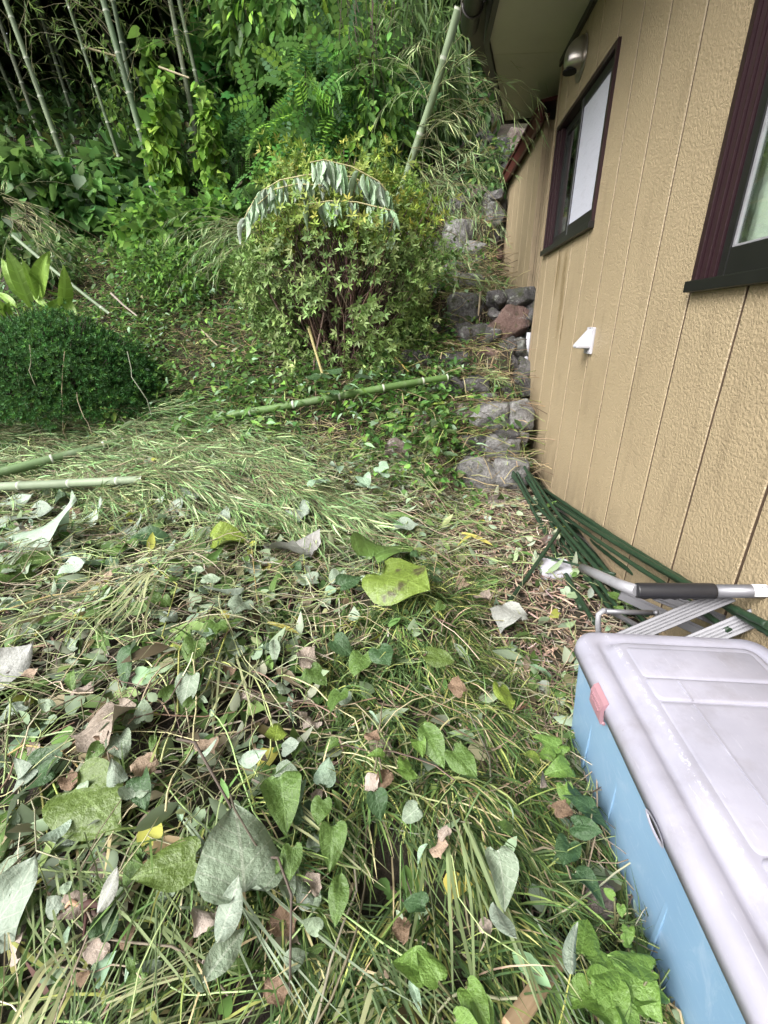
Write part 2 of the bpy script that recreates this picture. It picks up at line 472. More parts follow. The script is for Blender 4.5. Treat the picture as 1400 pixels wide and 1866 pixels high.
# mud splashed up from the ground in uneven tongues
mz = k.math('MULTIPLY', k.math('SUBTRACT', -.78, sep.outputs[2]), 2.2, True)
c = k.mix(k.math('MULTIPLY', mz, k.ramp(k.noise(k.tc((1, 5, 1.2)), 2.6, 6, .7), [(.38, (0, 0, 0)), (.66, (.8, .8, .8))])), c, (.12, .095, .065))
# a few specks
sp = k.noise(v, 33, 2); c = k.mix(k.ramp(sp, [(.74, (0, 0, 0)), (.79, (.5, .5, .5))]), c, (.16, .115, .07))
k.set(Base_Color=c, Roughness=.55); k.bump(k.math('ADD', k.ramp(wr, [(.35, (0, 0, 0)), (.6, (1, 1, 1))]), k.math('MULTIPLY', wr2, .6)), .42, .006)
M['siding'] = k.m
def plain(name, col, rough=.5, metal=0, nscale=20, amt=.25, bump=.0, spec=.5):
    k = NT(name); nz = k.noise(k.tc(), nscale, 5)
    c = k.mix(k.math('MULTIPLY', nz, 1.0), tuple(x * (1 - amt) for x in col), tuple(min(1, x * (1 + amt)) for x in col))
    k.set(Base_Color=c, Roughness=rough, Metallic=metal); k.p.inputs['Specular IOR Level'].default_value = spec
    if bump: k.bump(nz, bump, .004)
    return k.m
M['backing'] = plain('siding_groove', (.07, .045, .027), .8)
M['concrete'] = plain('foundation_concrete', (.23, .21, .19), .9, nscale=30, bump=.5)
M['maroon'] = plain('maroon_frame', (.032, .015, .019), .3, .3, amt=.2)
M['blackalu'] = plain('black_sash', (.012, .012, .012), .35, .2)
M['fascia'] = plain('dark_fascia', (.03, .027, .025), .5)
M['redfascia'] = plain('red_fascia', (.055, .008, .009), .45, nscale=12, amt=.35)
M['trim'] = plain('beige_trim', (.25, .195, .125), .5)
k = NT('soffit_board'); nz = k.noise(k.tc(), 2.2, 5); n2 = k.noise(k.tc(), 60, 3)
k.set(Base_Color=k.mix(k.ramp(n2, [(.68, (0, 0, 0)), (.8, (.4, .4, .4))]), k.ramp(nz, [(.3, (.36, .34, .28)), (.7, (.43, .41, .34))]), (.2, .18, .13)), Roughness=.8); k.bump(n2, .15, .003)
M['soffit'] = k.m
k = NT('window_film'); v = k.tc((1, 5, 14)); nz = k.noise(v, 2.2, 3); n2 = k.noise(k.tc((1, 60, 60)), 2, 3)
k.set(Base_Color=k.mix(k.ramp(nz, [(.55, (0, 0, 0)), (.7, (.5, .5, .5))]), k.ramp(n2, [(.3, (.42, .43, .50)), (.7, (.51, .52, .60))]), (.34, .35, .41)), Roughness=.35)
M['film'] = k.m
k = NT('window_glass')
gl = k.n('BsdfGlossy'); gl.inputs['Roughness'].default_value = .03; gl.inputs['Color'].default_value = (.85, .9, .88, 1)
tr = k.n('BsdfTransparent'); tr.inputs['Color'].default_value = (.88, .92, .89, 1)
lw = k.n('LayerWeight', Blend=.5); mx = k.n('MixShader')
k.l(k.math('ADD', k.math('MULTIPLY', k.math('POWER', lw.outputs['Facing'], 3.0), .8), .05, True), mx.inputs[0]); k.l(tr.outputs[0], mx.inputs[1]); k.l(gl.outputs[0], mx.inputs[2]); k.l(mx.outputs[0], k.out.inputs['Surface'])
M['glass'] = k.m
M['curtain'] = plain('curtain_cloth', (.50, .53, .48), .9, nscale=200, amt=.1)
M['room'] = plain('dark_room', (.05, .045, .04), .9)
M['steel'] = plain('steel', (.52, .49, .46), .28, .9, nscale=15, amt=.15)
M['hole'] = plain('dark_hole', (.004, .004, .004), .9)
M['whitepl'] = plain('white_plastic', (.42, .42, .46), .4, amt=.06)
M['tin_roof'] = plain('roof_sheet', (.06, .05, .045), .5)
# tools and box
k = NT('blue_plastic'); v = k.tc()
n1 = k.noise(v, 3, 4); sc1 = k.noise(k.tc((1, 6, 60)), 3, 5, .7, .4); sc2 = k.noise(k.tc((60, 8, 5)), 2.2, 5, .7, .6)
c = k.ramp(n1, [(.3, (.15, .265, .40)), (.7, (.20, .325, .46))])
c = k.mix(k.ramp(k.math('MAXIMUM', sc1, sc2), [(.56, (0, 0, 0)), (.78, (.7, .7, .7))]), c, (.33, .42, .53))
k.set(Base_Color=c, Roughness=.38); k.p.inputs['Subsurface Weight'].default_value = .1; k.p.inputs['Subsurface Radius'].default_value = (.02, .02, .03)
M['bluebox'] = k.m
k = NT('lid_plastic'); v = k.tc()
n1 = k.noise(v, 5, 6, .6); sc1 = k.noise(k.tc((50, 5, 8)), 3, 6, .75, .8); n3 = k.noise(v, 45, 3); n4 = k.noise(v, 9, 6, .7)
c = k.ramp(n1, [(.3, (.25, .248, .30)), (.7, (.325, .32, .385))])
c = k.mix(k.ramp(sc1, [(.6, (0, 0, 0)), (.75, (.6, .6, .6))]), c, (.50, .50, .57))
c = k.mix(k.ramp(n4, [(.52, (0, 0, 0)), (.74, (.65, .65, .65))]), c, (.21, .20, .22))
c = k.mix(k.ramp(n3, [(.76, (0, 0, 0)), (.79, (.9, .9, .9))]), c, (.2, .17, .17))
k.set(Base_Color=c, Roughness=.42); k.bump(sc1, .08, .002)
sp_ = k.n('SeparateXYZ'); k.l(k.tc(), sp_.inputs[0])
ed = k.math('SUBTRACT', 1.0, k.math('MULTIPLY', k.math('ABSOLUTE', k.math('SUBTRACT', sp_.outputs[0], .549)), 150.0), True)
ed = k.math('MULTIPLY', ed, k.ramp(k.noise(k.tc((40, 30, 40)), 2.5, 5, .7, .5), [(.52, (0, 0, 0)), (.64, (.75, .75, .75))]))
c = k.mix(ed, c, (.72, .72, .78)); k.set(Base_Color=c)
M['lid'] = k.m
M['pink'] = plain('pink_clip', (.30, .165, .19), .4, amt=.12)
M['alu'] = plain('aluminium', (.17, .17, .185), .45, .55, nscale=40, amt=.15)
M['greypipe'] = plain('grey_pipe', (.26, .26, .28), .45, .2, nscale=40, amt=.25)
M['rubber'] = plain('black_rubber', (.014, .014, .017), .42, amt=.3)
M['sticker'] = plain('sticker_paper', (.78, .78, .8), .5, amt=.05)
M['ink'] = plain('ink', (.12, .12, .14), .6)
M['greypl'] = plain('grey_plastic', (.45, .45, .51), .45, nscale=25, amt=.12)
k = NT('stake_green'); nz = k.noise(k.tc(), 50, 5)
k.set(Base_Color=k.ramp(nz, [(.3, (.009, .024, .011)), (.62, (.015, .038, .018)), (.8, (.05, .065, .04))]), Roughness=.5); k.bump(nz, .1, .002)
M['stake'] = k.m
k = NT('split_wood'); v = k.tc((1, .08, 1)); nz = k.noise(v, 70, 5, .6)
k.set(Base_Color=k.ramp(nz, [(.3, (.30, .19, .10)), (.7, (.56, .40, .25))]), Roughness=.7); k.bump(nz, .3, .003)
M['wood'] = k.m

# ------------------------------------------------------------------ ground
def axis(parts):
    a = np.concatenate([np.arange(s, e, d) for s, e, d in parts] + [[parts[-1][1]]]); return a
gx = axis([(-80, -20, 6), (-20, -5, .6), (-5, -1.2, .08), (-1.2, 1.1, .04), (1.1, 2.5, .1), (2.5, 10, .8), (10, 80, 7)])
gy = axis([(-60, -6, 6), (-6, 0, .5), (0, 3.3, .05), (3.3, 5.3, .025), (5.3, 8.5, .05), (8.5, 14, .2), (14, 30, 1), (30, 140, 8)])
GX, GY = np.meshgrid(gx, gy)
GZ = T(GX, GY)
nx, ny = len(gx), len(gy)
ii, jj = np.meshgrid(np.arange(nx - 1), np.arange(ny - 1))
q = np.stack([jj * nx + ii, jj * nx + ii + 1, (jj + 1) * nx + ii + 1, (jj + 1) * nx + ii], -1).reshape(-1, 4)
so = Soup(); so.add(np.stack([GX, GY, GZ], -1).reshape(-1, 3), q)
tag(so.build('ground', M['soil']), kind='structure')

# ------------------------------------------------------------------ house
house = empty('house', (1.0, 4.55, -1.25), 'beige house with grooved stucco siding, bronze windows and a wide cream eave', 'house')
YC = 4.55                                                          # far corner
ZB, ZT = -1.13, 1.86
WIN = [(3.235, 4.425, .557, 1.41), (.15, 1.957, .129, 1.62)]
core = []
edges_y = [-4, .15, 1.957, 3.235, 4.425, YC - .02]
for y0, y1, w in ((-4, .15, None), (.15, 1.957, WIN[1]), (1.957, 3.235, None), (3.235, 4.425, WIN[0]), (4.425, YC - .02, None)):
    if w is None: core.append((1.014, 1.12, y0, y1, ZB + .01, ZT))
    else: core += [(1.014, 1.12, y0, y1, ZB + .01, w[2]), (1.014, 1.12, y0, y1, w[3], ZT)]
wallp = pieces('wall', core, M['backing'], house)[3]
pieces('wall', [(1.13, 6, YC - .12, YC - .005, ZB, ZT), (6, 6.1, -4, YC - .1, ZB, ZT)], M['siding'], house)
link('foundation', boxes_mesh('foundation', [(1.03, 6, -4, YC - .03, -1.9, ZB - .004)]), M['concrete'], house)

def board_mesh(rects, x0=1.0, th=.0135, ch=.0035):
    V, F = [], []
    for y0, y1, z0, z1, cl, ch_ in rects:
        pr = [(x0 + th, y0 + (.0065 if cl else 0))]
        if cl: pr += [(x0 + ch, y0 + .0065), (x0, y0 + .0065 + ch)]
        else: pr += [(x0, y0)]
        if ch_: pr += [(x0, y1 - .0065 - ch), (x0 + ch, y1 - .0065)]
        else: pr += [(x0, y1)]
        pr += [(x0 + th, y1 - (.0065 if ch_ else 0))]
        b = len(V); m = len(pr)
        V += [(x, y, z0) for x, y in pr] + [(x, y, z1) for x, y in pr]
        F += [(b + i, b + m + i, b + m + i + 1, b + i + 1) for i in range(m - 1)]
        F += [tuple(b + i for i in range(m)), tuple(b + m + i for i in range(m - 1, -1, -1))]
    me = smesh('siding_board', V, F)
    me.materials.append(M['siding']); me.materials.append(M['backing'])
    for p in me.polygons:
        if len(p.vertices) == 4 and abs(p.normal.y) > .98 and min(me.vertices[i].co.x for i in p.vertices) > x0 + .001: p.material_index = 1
    return me
seams = [1.648 + .332 * i for i in range(-16, 9)] + [YC - .03]
for a, b in zip(seams, seams[1:]):
    rects = []
    ys = sorted({a, b} | {w[i] for w in WIN for i in (0, 1) if a < w[i] < b})
    for y0, y1 in zip(ys, ys[1:]):
        mid = (y0 + y1) / 2
        w = [w for w in WIN if w[0] < mid < w[1]]
        zs = [(ZB, ZT)] if not w else [(ZB, w[0][2]), (w[0][3], ZT)]
        for z0, z1 in zs: rects.append((y0, y1, z0, z1, y0 == a, y1 == b))
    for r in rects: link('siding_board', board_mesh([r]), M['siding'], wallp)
# corner trim, return wall of the far side
pieces('corner_trim', [(.992, 1.06, YC - .028, YC + .012, ZB - .01, ZT - .004)], M['trim'], house, .004)
link('drip_edge', boxes_mesh('drip_edge', [(.990, 1.012, -4, YC - .03, ZB - .022, ZB - .002)]), M['trim'], house)
link('crown_trim', boxes_mesh('crown_trim', [(.975, 1.0, -4, YC + .01, ZT - .035, ZT + .008)], .003), M['fascia'], house)

def window(y0, y1, z0, z1, name, far_glass, near_film):
    f = link(name, boxes_mesh('window', [(1.071, 1.1, y0 + .03, y1 - .03, z1 - .03, z1)]), M['maroon'], house)
    pieces('jamb', [(.982, 1.07, y0, y0 + .028, z0, z1), (.982, 1.07, y1 - .028, y1, z0, z1), (.982, 1.07, y0 + .028, y1 - .028, z1 - .03, z1)], M['maroon'], f, .003)
    link('sill', boxes_mesh('sill', [(.965, 1.07, y0 - .006, y1 + .006, z0 - .012, z0 + .026)], .004), M['blackalu'], f)
    pieces('frame', [(.994, 1.06, y1 - .062, y1 - .031, z0 + .028, z1 - .032), (1.004, 1.06, y1 - .096, y1 - .065, z0 + .028, z1 - .032),
             (.994, 1.06, y0 + .031, y0 + .062, z0 + .028, z1 - .032)], M['maroon'], f, .003)
    return f
w1 = window(*WIN[0], 'window', True, True)
y0, y1, z0, z1 = WIN[0]
ym = 3.86
# near sash carries white film, far sash clear glass
pieces('sash', [(1.0, 1.028, y0 + .064, y0 + .10, z0 + .03, z1 - .034), (1.0, 1.028, ym - .03, ym + .012, z0 + .03, z1 - .034),
     (1.002, 1.028, y0 + .1, ym - .03, z0 + .03, z0 + .105), (1.002, 1.028, y0 + .1, ym - .03, z1 - .085, z1 - .034)], M['blackalu'], w1, .003)
link('pane', boxes_mesh('pane', [(1.012, 1.017, y0 + .1, ym - .03, z0 + .105, z1 - .085)]), M['film'], w1)
pieces('sash', [(1.032, 1.06, ym + .014, ym + .05, z0 + .03, z1 - .034), (1.032, 1.06, y1 - .135, y1 - .098, z0 + .03, z1 - .034),
     (1.034, 1.06, ym + .05, y1 - .135, z0 + .03, z0 + .105), (1.034, 1.06, ym + .05, y1 - .135, z1 - .085, z1 - .034)], M['blackalu'], w1, .003)
link('pane', boxes_mesh('pane', [(1.044, 1.047, ym + .05, y1 - .135, z0 + .105, z1 - .085)]), M['glass'], w1)
pieces('sash', [(1.0, 1.006, ym - .034, ym - .022, z0 + .032, z1 - .036)], M['alu'], w1, 0)
pieces('room', [(1.45, 1.46, y0 - .1, y1 + .1, z0 - .1, z1 + .1), (1.125, 1.45, y0 - .1, y0 - .09, z0 - .1, z1 + .1), (1.125, 1.45, y1 + .05, y1 + .06, z0 - .1, z1 + .1),
     (1.125, 1.45, y0 - .09, y1 + .05, z1 + .09, z1 + .1), (1.125, 1.45, y0 - .09, y1 + .05, z0 - .1, z0 - .09)], M['room'], w1, 0)
w2 = window(*WIN[1], 'window', True, False)
y0, y1, z0, z1 = WIN[1]
pieces('sash', [(1.014, 1.045, y1 - .138, y1 - .099, z0 + .028, z1 - .034), (1.014, 1.045, 1.0, 1.04, z0 + .028, z1 - .034),
     (1.016, 1.045, 1.04, y1 - .138, z0 + .028, z0 + .115), (1.016, 1.045, 1.04, y1 - .138, z1 - .09, z1 - .034)], M['blackalu'], w2, .003)
pieces('gasket', [(1.020, 1.03, y1 - .149, y1 - .139, z0 + .116, z1 - .092), (1.020, 1.03, 1.05, y1 - .149, z0 + .116, z0 + .122)], M['greypipe'], w2, 0)
link('pane', boxes_mesh('pane', [(1.026, 1.029, 1.04, y1 - .138, z0 + .115, z1 - .09)]), M['glass'], w2)
pieces('sash', [(1.048, 1.068, .17, .21, z0 + .028, z1 - .034), (1.048, 1.068, 1.02, 1.06, z0 + .028, z1 - .034),
     (1.050, 1.068, .21, 1.02, z0 + .028, z0 + .115), (1.050, 1.068, .21, 1.02, z1 - .09, z1 - .034)], M['blackalu'], w2, .003)
link('pane', boxes_mesh('pane', [(1.057, 1.060, .21, 1.02, z0 + .115, z1 - .09)]), M['glass'], w2)
ys = np.linspace(.2, 1.95, 160); xs = 1.095 + .016 * np.sin(ys * 58 + 1.5 * np.sin(ys * 9)) + .008 * np.sin(ys * 141)
link('curtain', smesh('curtain', [(x, y, z) for y, x in zip(ys, xs) for z in (z0 + .03, z1 - .03)], [(2 * i, 2 * i + 1, 2 * i + 3, 2 * i + 2) for i in range(159)], True), M['curtain'], w2)
pieces('room', [(1.75, 1.76, y0 - .1, y1 + .1, z0 - .1, z1 + .1), (1.125, 1.75, y0 - .1, y0 - .09, z0 - .1, z1 + .1), (1.125, 1.75, y1 + .05, y1 + .06, z0 - .1, z1 + .1),
     (1.125, 1.75, y0 - .09, y1 + .05, z1 + .09, z1 + .1), (1.125, 1.75, y0 - .09, y1 + .05, z0 - .1, z0 - .09)], M['room'], w2, 0)

# eave
def prism(name, poly, z0, z1):
    n = len(poly)
    return smesh(name, [(x, y, z0) for x, y in poly] + [(x, y, z1) for x, y in poly],
                 [tuple(range(n - 1, -1, -1)), tuple(range(n, 2 * n))] + [(i, (i + 1) % n, n + (i + 1) % n, n + i) for i in range(n)])
eave = [(.42, -4), (6.5, -4), (6.5, 5.6), (1.0, 5.6), (.752, 5.65), (.413, 4.25)]
joint = 4.46
link('soffit', prism('soffit', [(.42, -4), (6.5, -4), (6.5, joint - .003), (.465, joint - .003), (.413, 4.25)], 1.87, 1.9), M['soffit'], house)
link('soffit', prism('soffit', [(.466, joint + .003), (6.5, joint + .003), (6.5, 5.6), (1.0, 5.6), (.752, 5.65)], 1.871, 1.9), M['soffit'], house)
link('fascia', prism('fascia', [(.385, -4), (.417, -4), (.41, 4.255), (.374, 4.262)], 1.84, 2.08), M['fascia'], house)
link('fascia', prism('fascia', [(.374, 4.266), (.41, 4.259), (.75, 5.655), (.72, 5.67)], 1.845, 2.08), M['fascia'], house)
link('fascia', prism('fascia', [(.723, 5.674), (.753, 5.656), (6.5, 5.605), (6.5, 5.63)], 1.85, 2.08), M['fascia'], house)
link('roof', smesh('roof', [(.2, -4, 2.0), (.2, 4.3, 2.0), (.66, 5.75, 2.085), (6.6, 5.75, 3.6), (6.6, -4, 3.6),
                            (.2, -4, 2.09), (.2, 4.3, 2.09), (.66, 5.75, 2.17), (6.6, 5.75, 3.7), (6.6, -4, 3.7)],
     [(4, 3, 2, 1, 0), (5, 6, 7, 8, 9), (0, 1, 6, 5), (1, 2, 7, 6), (2, 3, 8, 7), (3, 4, 9, 8), (4, 0, 5, 9)]), M['tin_roof'], house)
# gutter: half pipe with a closed end and brackets
an = np.linspace(math.pi, 2 * math.pi, 11); V, F = [], []
for y in (-4, 4.17):
    V += [(.262 + .062 * math.cos(a), y, 1.915 + .07 * math.sin(a)) for a in an] + [(.262 + .057 * math.cos(a), y, 1.915 + .064 * math.sin(a)) for a in an]
F = [(i, i + 1, 22 + i + 1, 22 + i) for i in range(10)] + [(11 + i + 1, 11 + i, 33 + i, 33 + i + 1) for i in range(10)] + [tuple(22 + i for i in range(11))]
gut = link('gutter', smesh('gutter', V, F, True), M['fascia'], house)
for y in (3.95, 3.2, 2.4, 1.6):
    link('bracket', tube_mesh('bracket', [(.262 + .067 * math.cos(a), y, 1.915 + .074 * math.sin(a)) for a in an] + [(.385, y, 1.96)], .006, 6), M['fascia'], gut)
# stainless hood vent under the eave
hd = empty('hood', (0, 0, 0), None, None); hd.parent = house; hd.location = (1.0 - 1.0, 4.0 - 4.55, 1.64 + 1.25)
bm = bmesh.new()
bmesh.ops.create_uvsphere(bm, u_segments=24, v_segments=16, radius=1)
for v in bm.verts:
    v.co = Vector((v.co.x * .115, v.co.y * .095, v.co.z * .115))
    if v.co.x > 0: v.co.x = 0
    if v.co.z < -.045: v.co.z = -.045 + (v.co.z + .045) * .25
for f in bm.faces: f.smooth = True
me = bpy.data.meshes.new('dome'); bm.to_mesh(me); bm.free()
me.materials.append(M['steel']); o = link('dome', me, None, hd, False)
o = link('flange', tube_mesh('flange', [(-.004, 0, 0), (-.001, 0, 0)], .118, 24), M['steel'], hd, False); o.location = (-.002, 0, .0)
o = link('opening', tube_mesh('opening', [(-.068, .012, -.0685), (-.068, .012, -.058)], .045, 20), M['hole'], hd, False)
# white vent cap beside the seam
vp = [(1.0, -.062), (.985, -.062), (.985, .07), (.993, .078), (1.0, .078)]
cap = empty('vent_cap', (0, 0, 0), None, None); cap.parent = house; cap.location = (0, 2.965 - 4.55, -.075 + 1.25)
me = boxes_mesh('plate', [(-.016, 0, -.055, .055, -.075, .072)], .006); o = link('plate', me, M['whitepl'], cap, False)
HV = [(-.017, -.042, .062), (-.017, .042, .062), (-.092, .036, -.03), (-.092, -.036, -.03), (-.017, -.05, -.03), (-.017, .05, -.03), (-.088, .034, -.044), (-.088, -.034, -.044), (-.017, -.046, -.044), (-.017, .046, -.044)]
HF = [(0, 1, 2, 3), (0, 3, 4), (1, 5, 2), (3, 2, 6, 7), (4, 3, 7, 8), (2, 5, 9, 6), (7, 6, 9, 8)]
me = smesh('cowl', HV, HF); o = link('cowl', me, M['whitepl'], cap, False); bv = o.modifiers.new('bevel', 'BEVEL'); bv.width = .005; bv.segments = 2
o = link('slot', boxes_mesh('slot', [(-.062, -.02, -.03, .03, -.0455, -.0442)]), M['hole'], cap, False)
for z in (-.064, .066): link('screw', tube_mesh('screw', [(-.0155, .0, z), (-.0185, .0, z)], .0045, 10), M['greypipe'], cap, False)
# pale pipe on the far return wall
link('pipe', tube_mesh('pipe', [(.985, YC + .05, -.05), (.985, YC + .05, -.75)], .022, 10), M['whitepl'], house)

# ------------------------------------------------------------------ annex behind the house
annex = empty('shed', (1.0, 4.98, .3), 'small beige annex with a dark red eave board standing on the stone wall', 'shed')
AY0, AY1, AZ0, AZ1 = 4.93, 6.9, .28, 1.63
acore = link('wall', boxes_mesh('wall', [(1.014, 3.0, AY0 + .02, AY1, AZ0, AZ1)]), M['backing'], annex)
ab = [AY0 + .05, 5.24, 5.58, 5.92, 6.26, 6.6, AY1]
for a, b in zip(ab, ab[1:]): 
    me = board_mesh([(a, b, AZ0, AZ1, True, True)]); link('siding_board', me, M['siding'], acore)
pieces('corner_trim', [(.990, 1.03, AY0 + .002, AY0 + .048, AZ0 - .005, AZ1)], M['trim'], annex, .004)
pieces('corner_trim', [(1.032, 1.05, AY0 + .004, AY0 + .018, AZ0 - .005, AZ1)], M['trim'], annex, .003)
link('wall', boxes_mesh('wall', [(1.052, 3.0, AY0 + .006, AY0 + .018, AZ0, AZ1)]), M['siding'], annex)
link('eave_board', boxes_mesh('eave_board', [(.93, .955, AY0 - .08, AY1 + .12, AZ1 - .045, AZ1 + .075)], .004), M['redfascia'], annex)
link('eave_board', boxes_mesh('eave_board', [(.957, 1.012, AY0 - .06, AY1 + .1, AZ1 + .002, AZ1 + .025)], .002), M['redfascia'], annex)
link('roof', smesh('roof', [(.915, AY0 - .1, AZ1 + .077), (.915, AY1 + .14, AZ1 + .077), (3, AY1 + .14, AZ1 + .5), (3, AY0 - .1, AZ1 + .5), (.915, AY0 - .1, AZ1 + .1), (.915, AY1 + .14, AZ1 + .1), (3, AY1 + .14, AZ1 + .53), (3, AY0 - .1, AZ1 + .53)],
     [(3, 2, 1, 0), (4, 5, 6, 7), (0, 1, 5, 4), (1, 2, 6, 5), (2, 3, 7, 6), (3, 0, 4, 7)]), M['redfascia'], annex)

# ------------------------------------------------------------------ stone stairs and walls
def stone(parent, l, t, r, b, Y, depth, mat, seed, blocky=.75, name='stone', lift=0):
    """a stone whose front fills the given sight rectangle at distance Y"""
    p0 = ony(l, t, Y); p1 = ony(r, b, Y)
    sx, sz = abs(p1[0] - p0[0]) / 2, abs(p0[2] - p1[2]) / 2
    me = rock_mesh('stone', (sx * 1.28, depth / 2, sz * 1.36), seed, blocky, 3, 6)
    o = link(name, me, M[mat], parent, False)
    w = Vector(((p0[0] + p1[0]) / 2, Y + depth * .42, (p0[2] + p1[2]) / 2 + lift))
    o.location = w - Vector((0, .05, 0)) - (parent.location if parent else Vector((0, 0, 0)))
    o.rotation_euler = (random.uniform(-.05, .05), random.uniform(-.06, .06), random.uniform(-.12, .12))
    return o
stairs = empty('stone_staircase', (.55, 3.4, -1.19), 'rough stone steps climbing the slope beside the house corner', 'stairs')
SL = [(826, 843, 908, 895, 3.38, .28, 'granite', .85), (902, 841, 955, 890, 3.39, .28, 'granite', .85),
      (834, 798, 886, 836, 3.62, .28, 'stone_dark', .8), (880, 800, 945, 838, 3.60, .28, 'granite', .8), (903, 786, 948, 801, 3.66, .22, 'stone_dark', .6),
      (860, 738, 932, 784, 3.88, .28, 'granite', .85), (928, 735, 968, 790, 3.88, .28, 'granite', .8), (935, 790, 962, 812, 3.80, .2, 'granite', .8),
      (786, 690, 845, 738, 4.12, .28, 'stone_dark', .7), (842, 688, 890, 722, 4.13, .26, 'stone_dark', .6), (868, 716, 905, 735, 4.08, .25, 'granite', .6), (890, 700, 945, 738, 4.18, .26, 'stone_dark', .6),
      (733, 640, 782, 672, 4.44, .3, 'stone_dark', .85), (800, 640, 850, 676, 4.42, .3, 'stone_dark', .6), (868, 632, 908, 658, 4.5, .3, 'stone_red', .6), (775, 650, 805, 672, 4.46, .2, 'stone_dark', .5),
      (760, 585, 800, 622, 4.8, .3, 'stone_dark', .6), (815, 590, 868, 620, 4.85, .3, 'stone_dark', .6),
      (817, 538, 872, 588, 5.2, .3, 'granite', .65), (868, 548, 896, 582, 5.22, .3, 'stone_dark', .6),
      (812, 404, 858, 470, 6.4, .3, 'granite', .85), (770, 440, 812, 470, 6.35, .3, 'stone_dark', .6), (850, 470, 885, 500, 6.1, .3, 'stone_dark', .6), (800, 480, 850, 515, 5.8, .3, 'stone_dark', .8), (826, 500, 880, 530, 5.5, .3, 'granite', .8), (780, 520, 815, 550, 5.35, .3, 'stone_dark', .8), (845, 440, 885, 470, 6.3, .3, 'granite', .8), (815, 360, 850, 395, 7.0, .3, 'stone_dark', .8), (850, 340, 885, 372, 7.2, .3, 'stone_brown', .8), (840, 595, 905, 632, 4.72, .3, 'stone_dark', .8), (700, 672, 738, 700, 4.25, .25, 'stone_dark', .8), (800, 740, 862, 784, 3.93, .25, 'stone_brown', .8)]
for i, (l, t, r, b, Y, d, m, bl) in enumerate(SL): stone(stairs, l, t, r, b, Y, d, m, 100 + i, bl)

rw = empty('stone_wall', (.9, 4.7, -.3), 'mossy retaining wall of round boulders below the annex', 'stone wall')
RL = [(925, 520, 985, 565, 4.78, .35, 'stone_dark', .6), (888, 528, 930, 562, 4.75, .35, 'stone_dark', .5), (902, 562, 968, 622, 4.68, .4, 'stone_red', .35),
      (912, 615, 944, 648, 4.58, .3, 'stone_dark', .4), (940, 618, 968, 660, 4.6, .3, 'stone_lichen', .4), (893, 562, 912, 582, 4.72, .25, 'stone_dark', .4), (950, 555, 985, 600, 4.74, .3, 'stone_dark', .5),
      (900, 645, 950, 690, 4.5, .35, 'stone_dark', .5), (940, 655, 972, 705, 4.48, .3, 'stone_dark', .5), (925, 690, 965, 728, 4.36, .3, 'stone_dark', .5), (880, 600, 912, 640, 4.66, .3, 'stone_dark', .5), (958, 610, 990, 655, 4.72, .3, 'stone_dark', .5)]
for i, (l, t, r, b, Y, d, m, bl) in enumerate(RL): stone(rw, l, t, r, b, Y, d, m, 200 + i, bl)
link('mortar', rock_mesh('mortar', (.16, .2, .62), 55, .9, 4, 3), M['mortar'], rw, False).location = (.12, .18, 0)

ew = empty('stone_wall', (.84, 6.7, .4), 'dark mortared stone wall end beside the annex corner', 'stone wall')
p0, p1 = ony(886, 345, 6.62), ony(922, 515, 6.62)
mo = link('mortar', rock_mesh('mortar', (abs(p1[0] - p0[0]) / 2 * 1.15, .3, abs(p0[2] - p1[2]) / 2 * 1.18), 77, .95, 4, 2), M['mortar'], ew, False)
mo.location = Vector(((p0[0] + p1[0]) / 2, 6.9, (p0[2] + p1[2]) / 2)) - ew.location
for i, (l, t, r, b, m) in enumerate([(888, 372, 914, 418, 'stone_lichen'), (882, 450, 914, 478, 'stone_red'), (893, 345, 916, 365, 'stone_dark'), (896, 492, 910, 508, 'stone_brown'), (890, 420, 908, 445, 'stone_dark')]):
    stone(ew, l, t, r, b, 6.60, .16, m, 300 + i, .3)

uw = empty('stone_wall', (.3, 8.0, 2.4), 'weathered stone wall high on the slope behind the leaning bamboo', 'stone wall')
for i, (l, t, r, b, m) in enumerate([(830, 250, 872, 276, 'stone_brown'), (838, 275, 870, 302, 'stone_dark'), (870, 262, 905, 300, 'stone_dark'), (800, 272, 840, 300, 'stone_brown'), (900, 245, 935, 290, 'stone_dark'),
                                      (865, 238, 905, 262, 'stone_dark'), (930, 225, 965, 270, 'stone_brown'), (905, 290, 945, 320, 'stone_dark'), (960, 240, 990, 290, 'stone_dark'), (930, 270, 965, 315, 'stone_dark')]):
    stone(uw, l, t, r, b, 7.9, .5, m, 400 + i, .45)
def loose(px, py, sx, sz, m, seed, label, dz=0.0):
    p = at(px, py + sz * .4); D = depth(p)
    me = rock_mesh('rock', (sx / FPX * D * .55, sx / FPX * D * .45, sz / FPX * D * .62), seed, .3, 3, 5)
    if p[0] > .40 and p[1] < 1.2: p[0] = .415; p[2] = float(T(p[0], p[1])) + .02
    o = link('rock', me, M[m]); o.location = p + np.array([0, sx / FPX * D * .2, sz / FPX * D * .2 + dz])
    return tag(o, label, 'rock')
loose(722, 817, 62, 46, 'stone_brown', 31, 'pinkish brown boulder bedded in weeds left of the lowest stone steps')
loose(768, 770, 34, 40, 'stone_red', 32, 'dark reddish stone half hidden by weeds above the pinkish boulder')
loose(1100, 1655, 62, 70, 'stone_brown', 33, 'grey stone half under the side of the blue storage box')
loose(700, 1490, 26, 40, 'stone_dark', 34, 'dark lump of bark and soil on the grass tussock')
loose(905, 915, 60, 16, 'stone_brown', 35, 'flat stone slab in the ground at the foot of the steps')
loose(1000, 985, 30, 24, 'stone_red', 36, 'small reddish flat stone left of the green stakes')

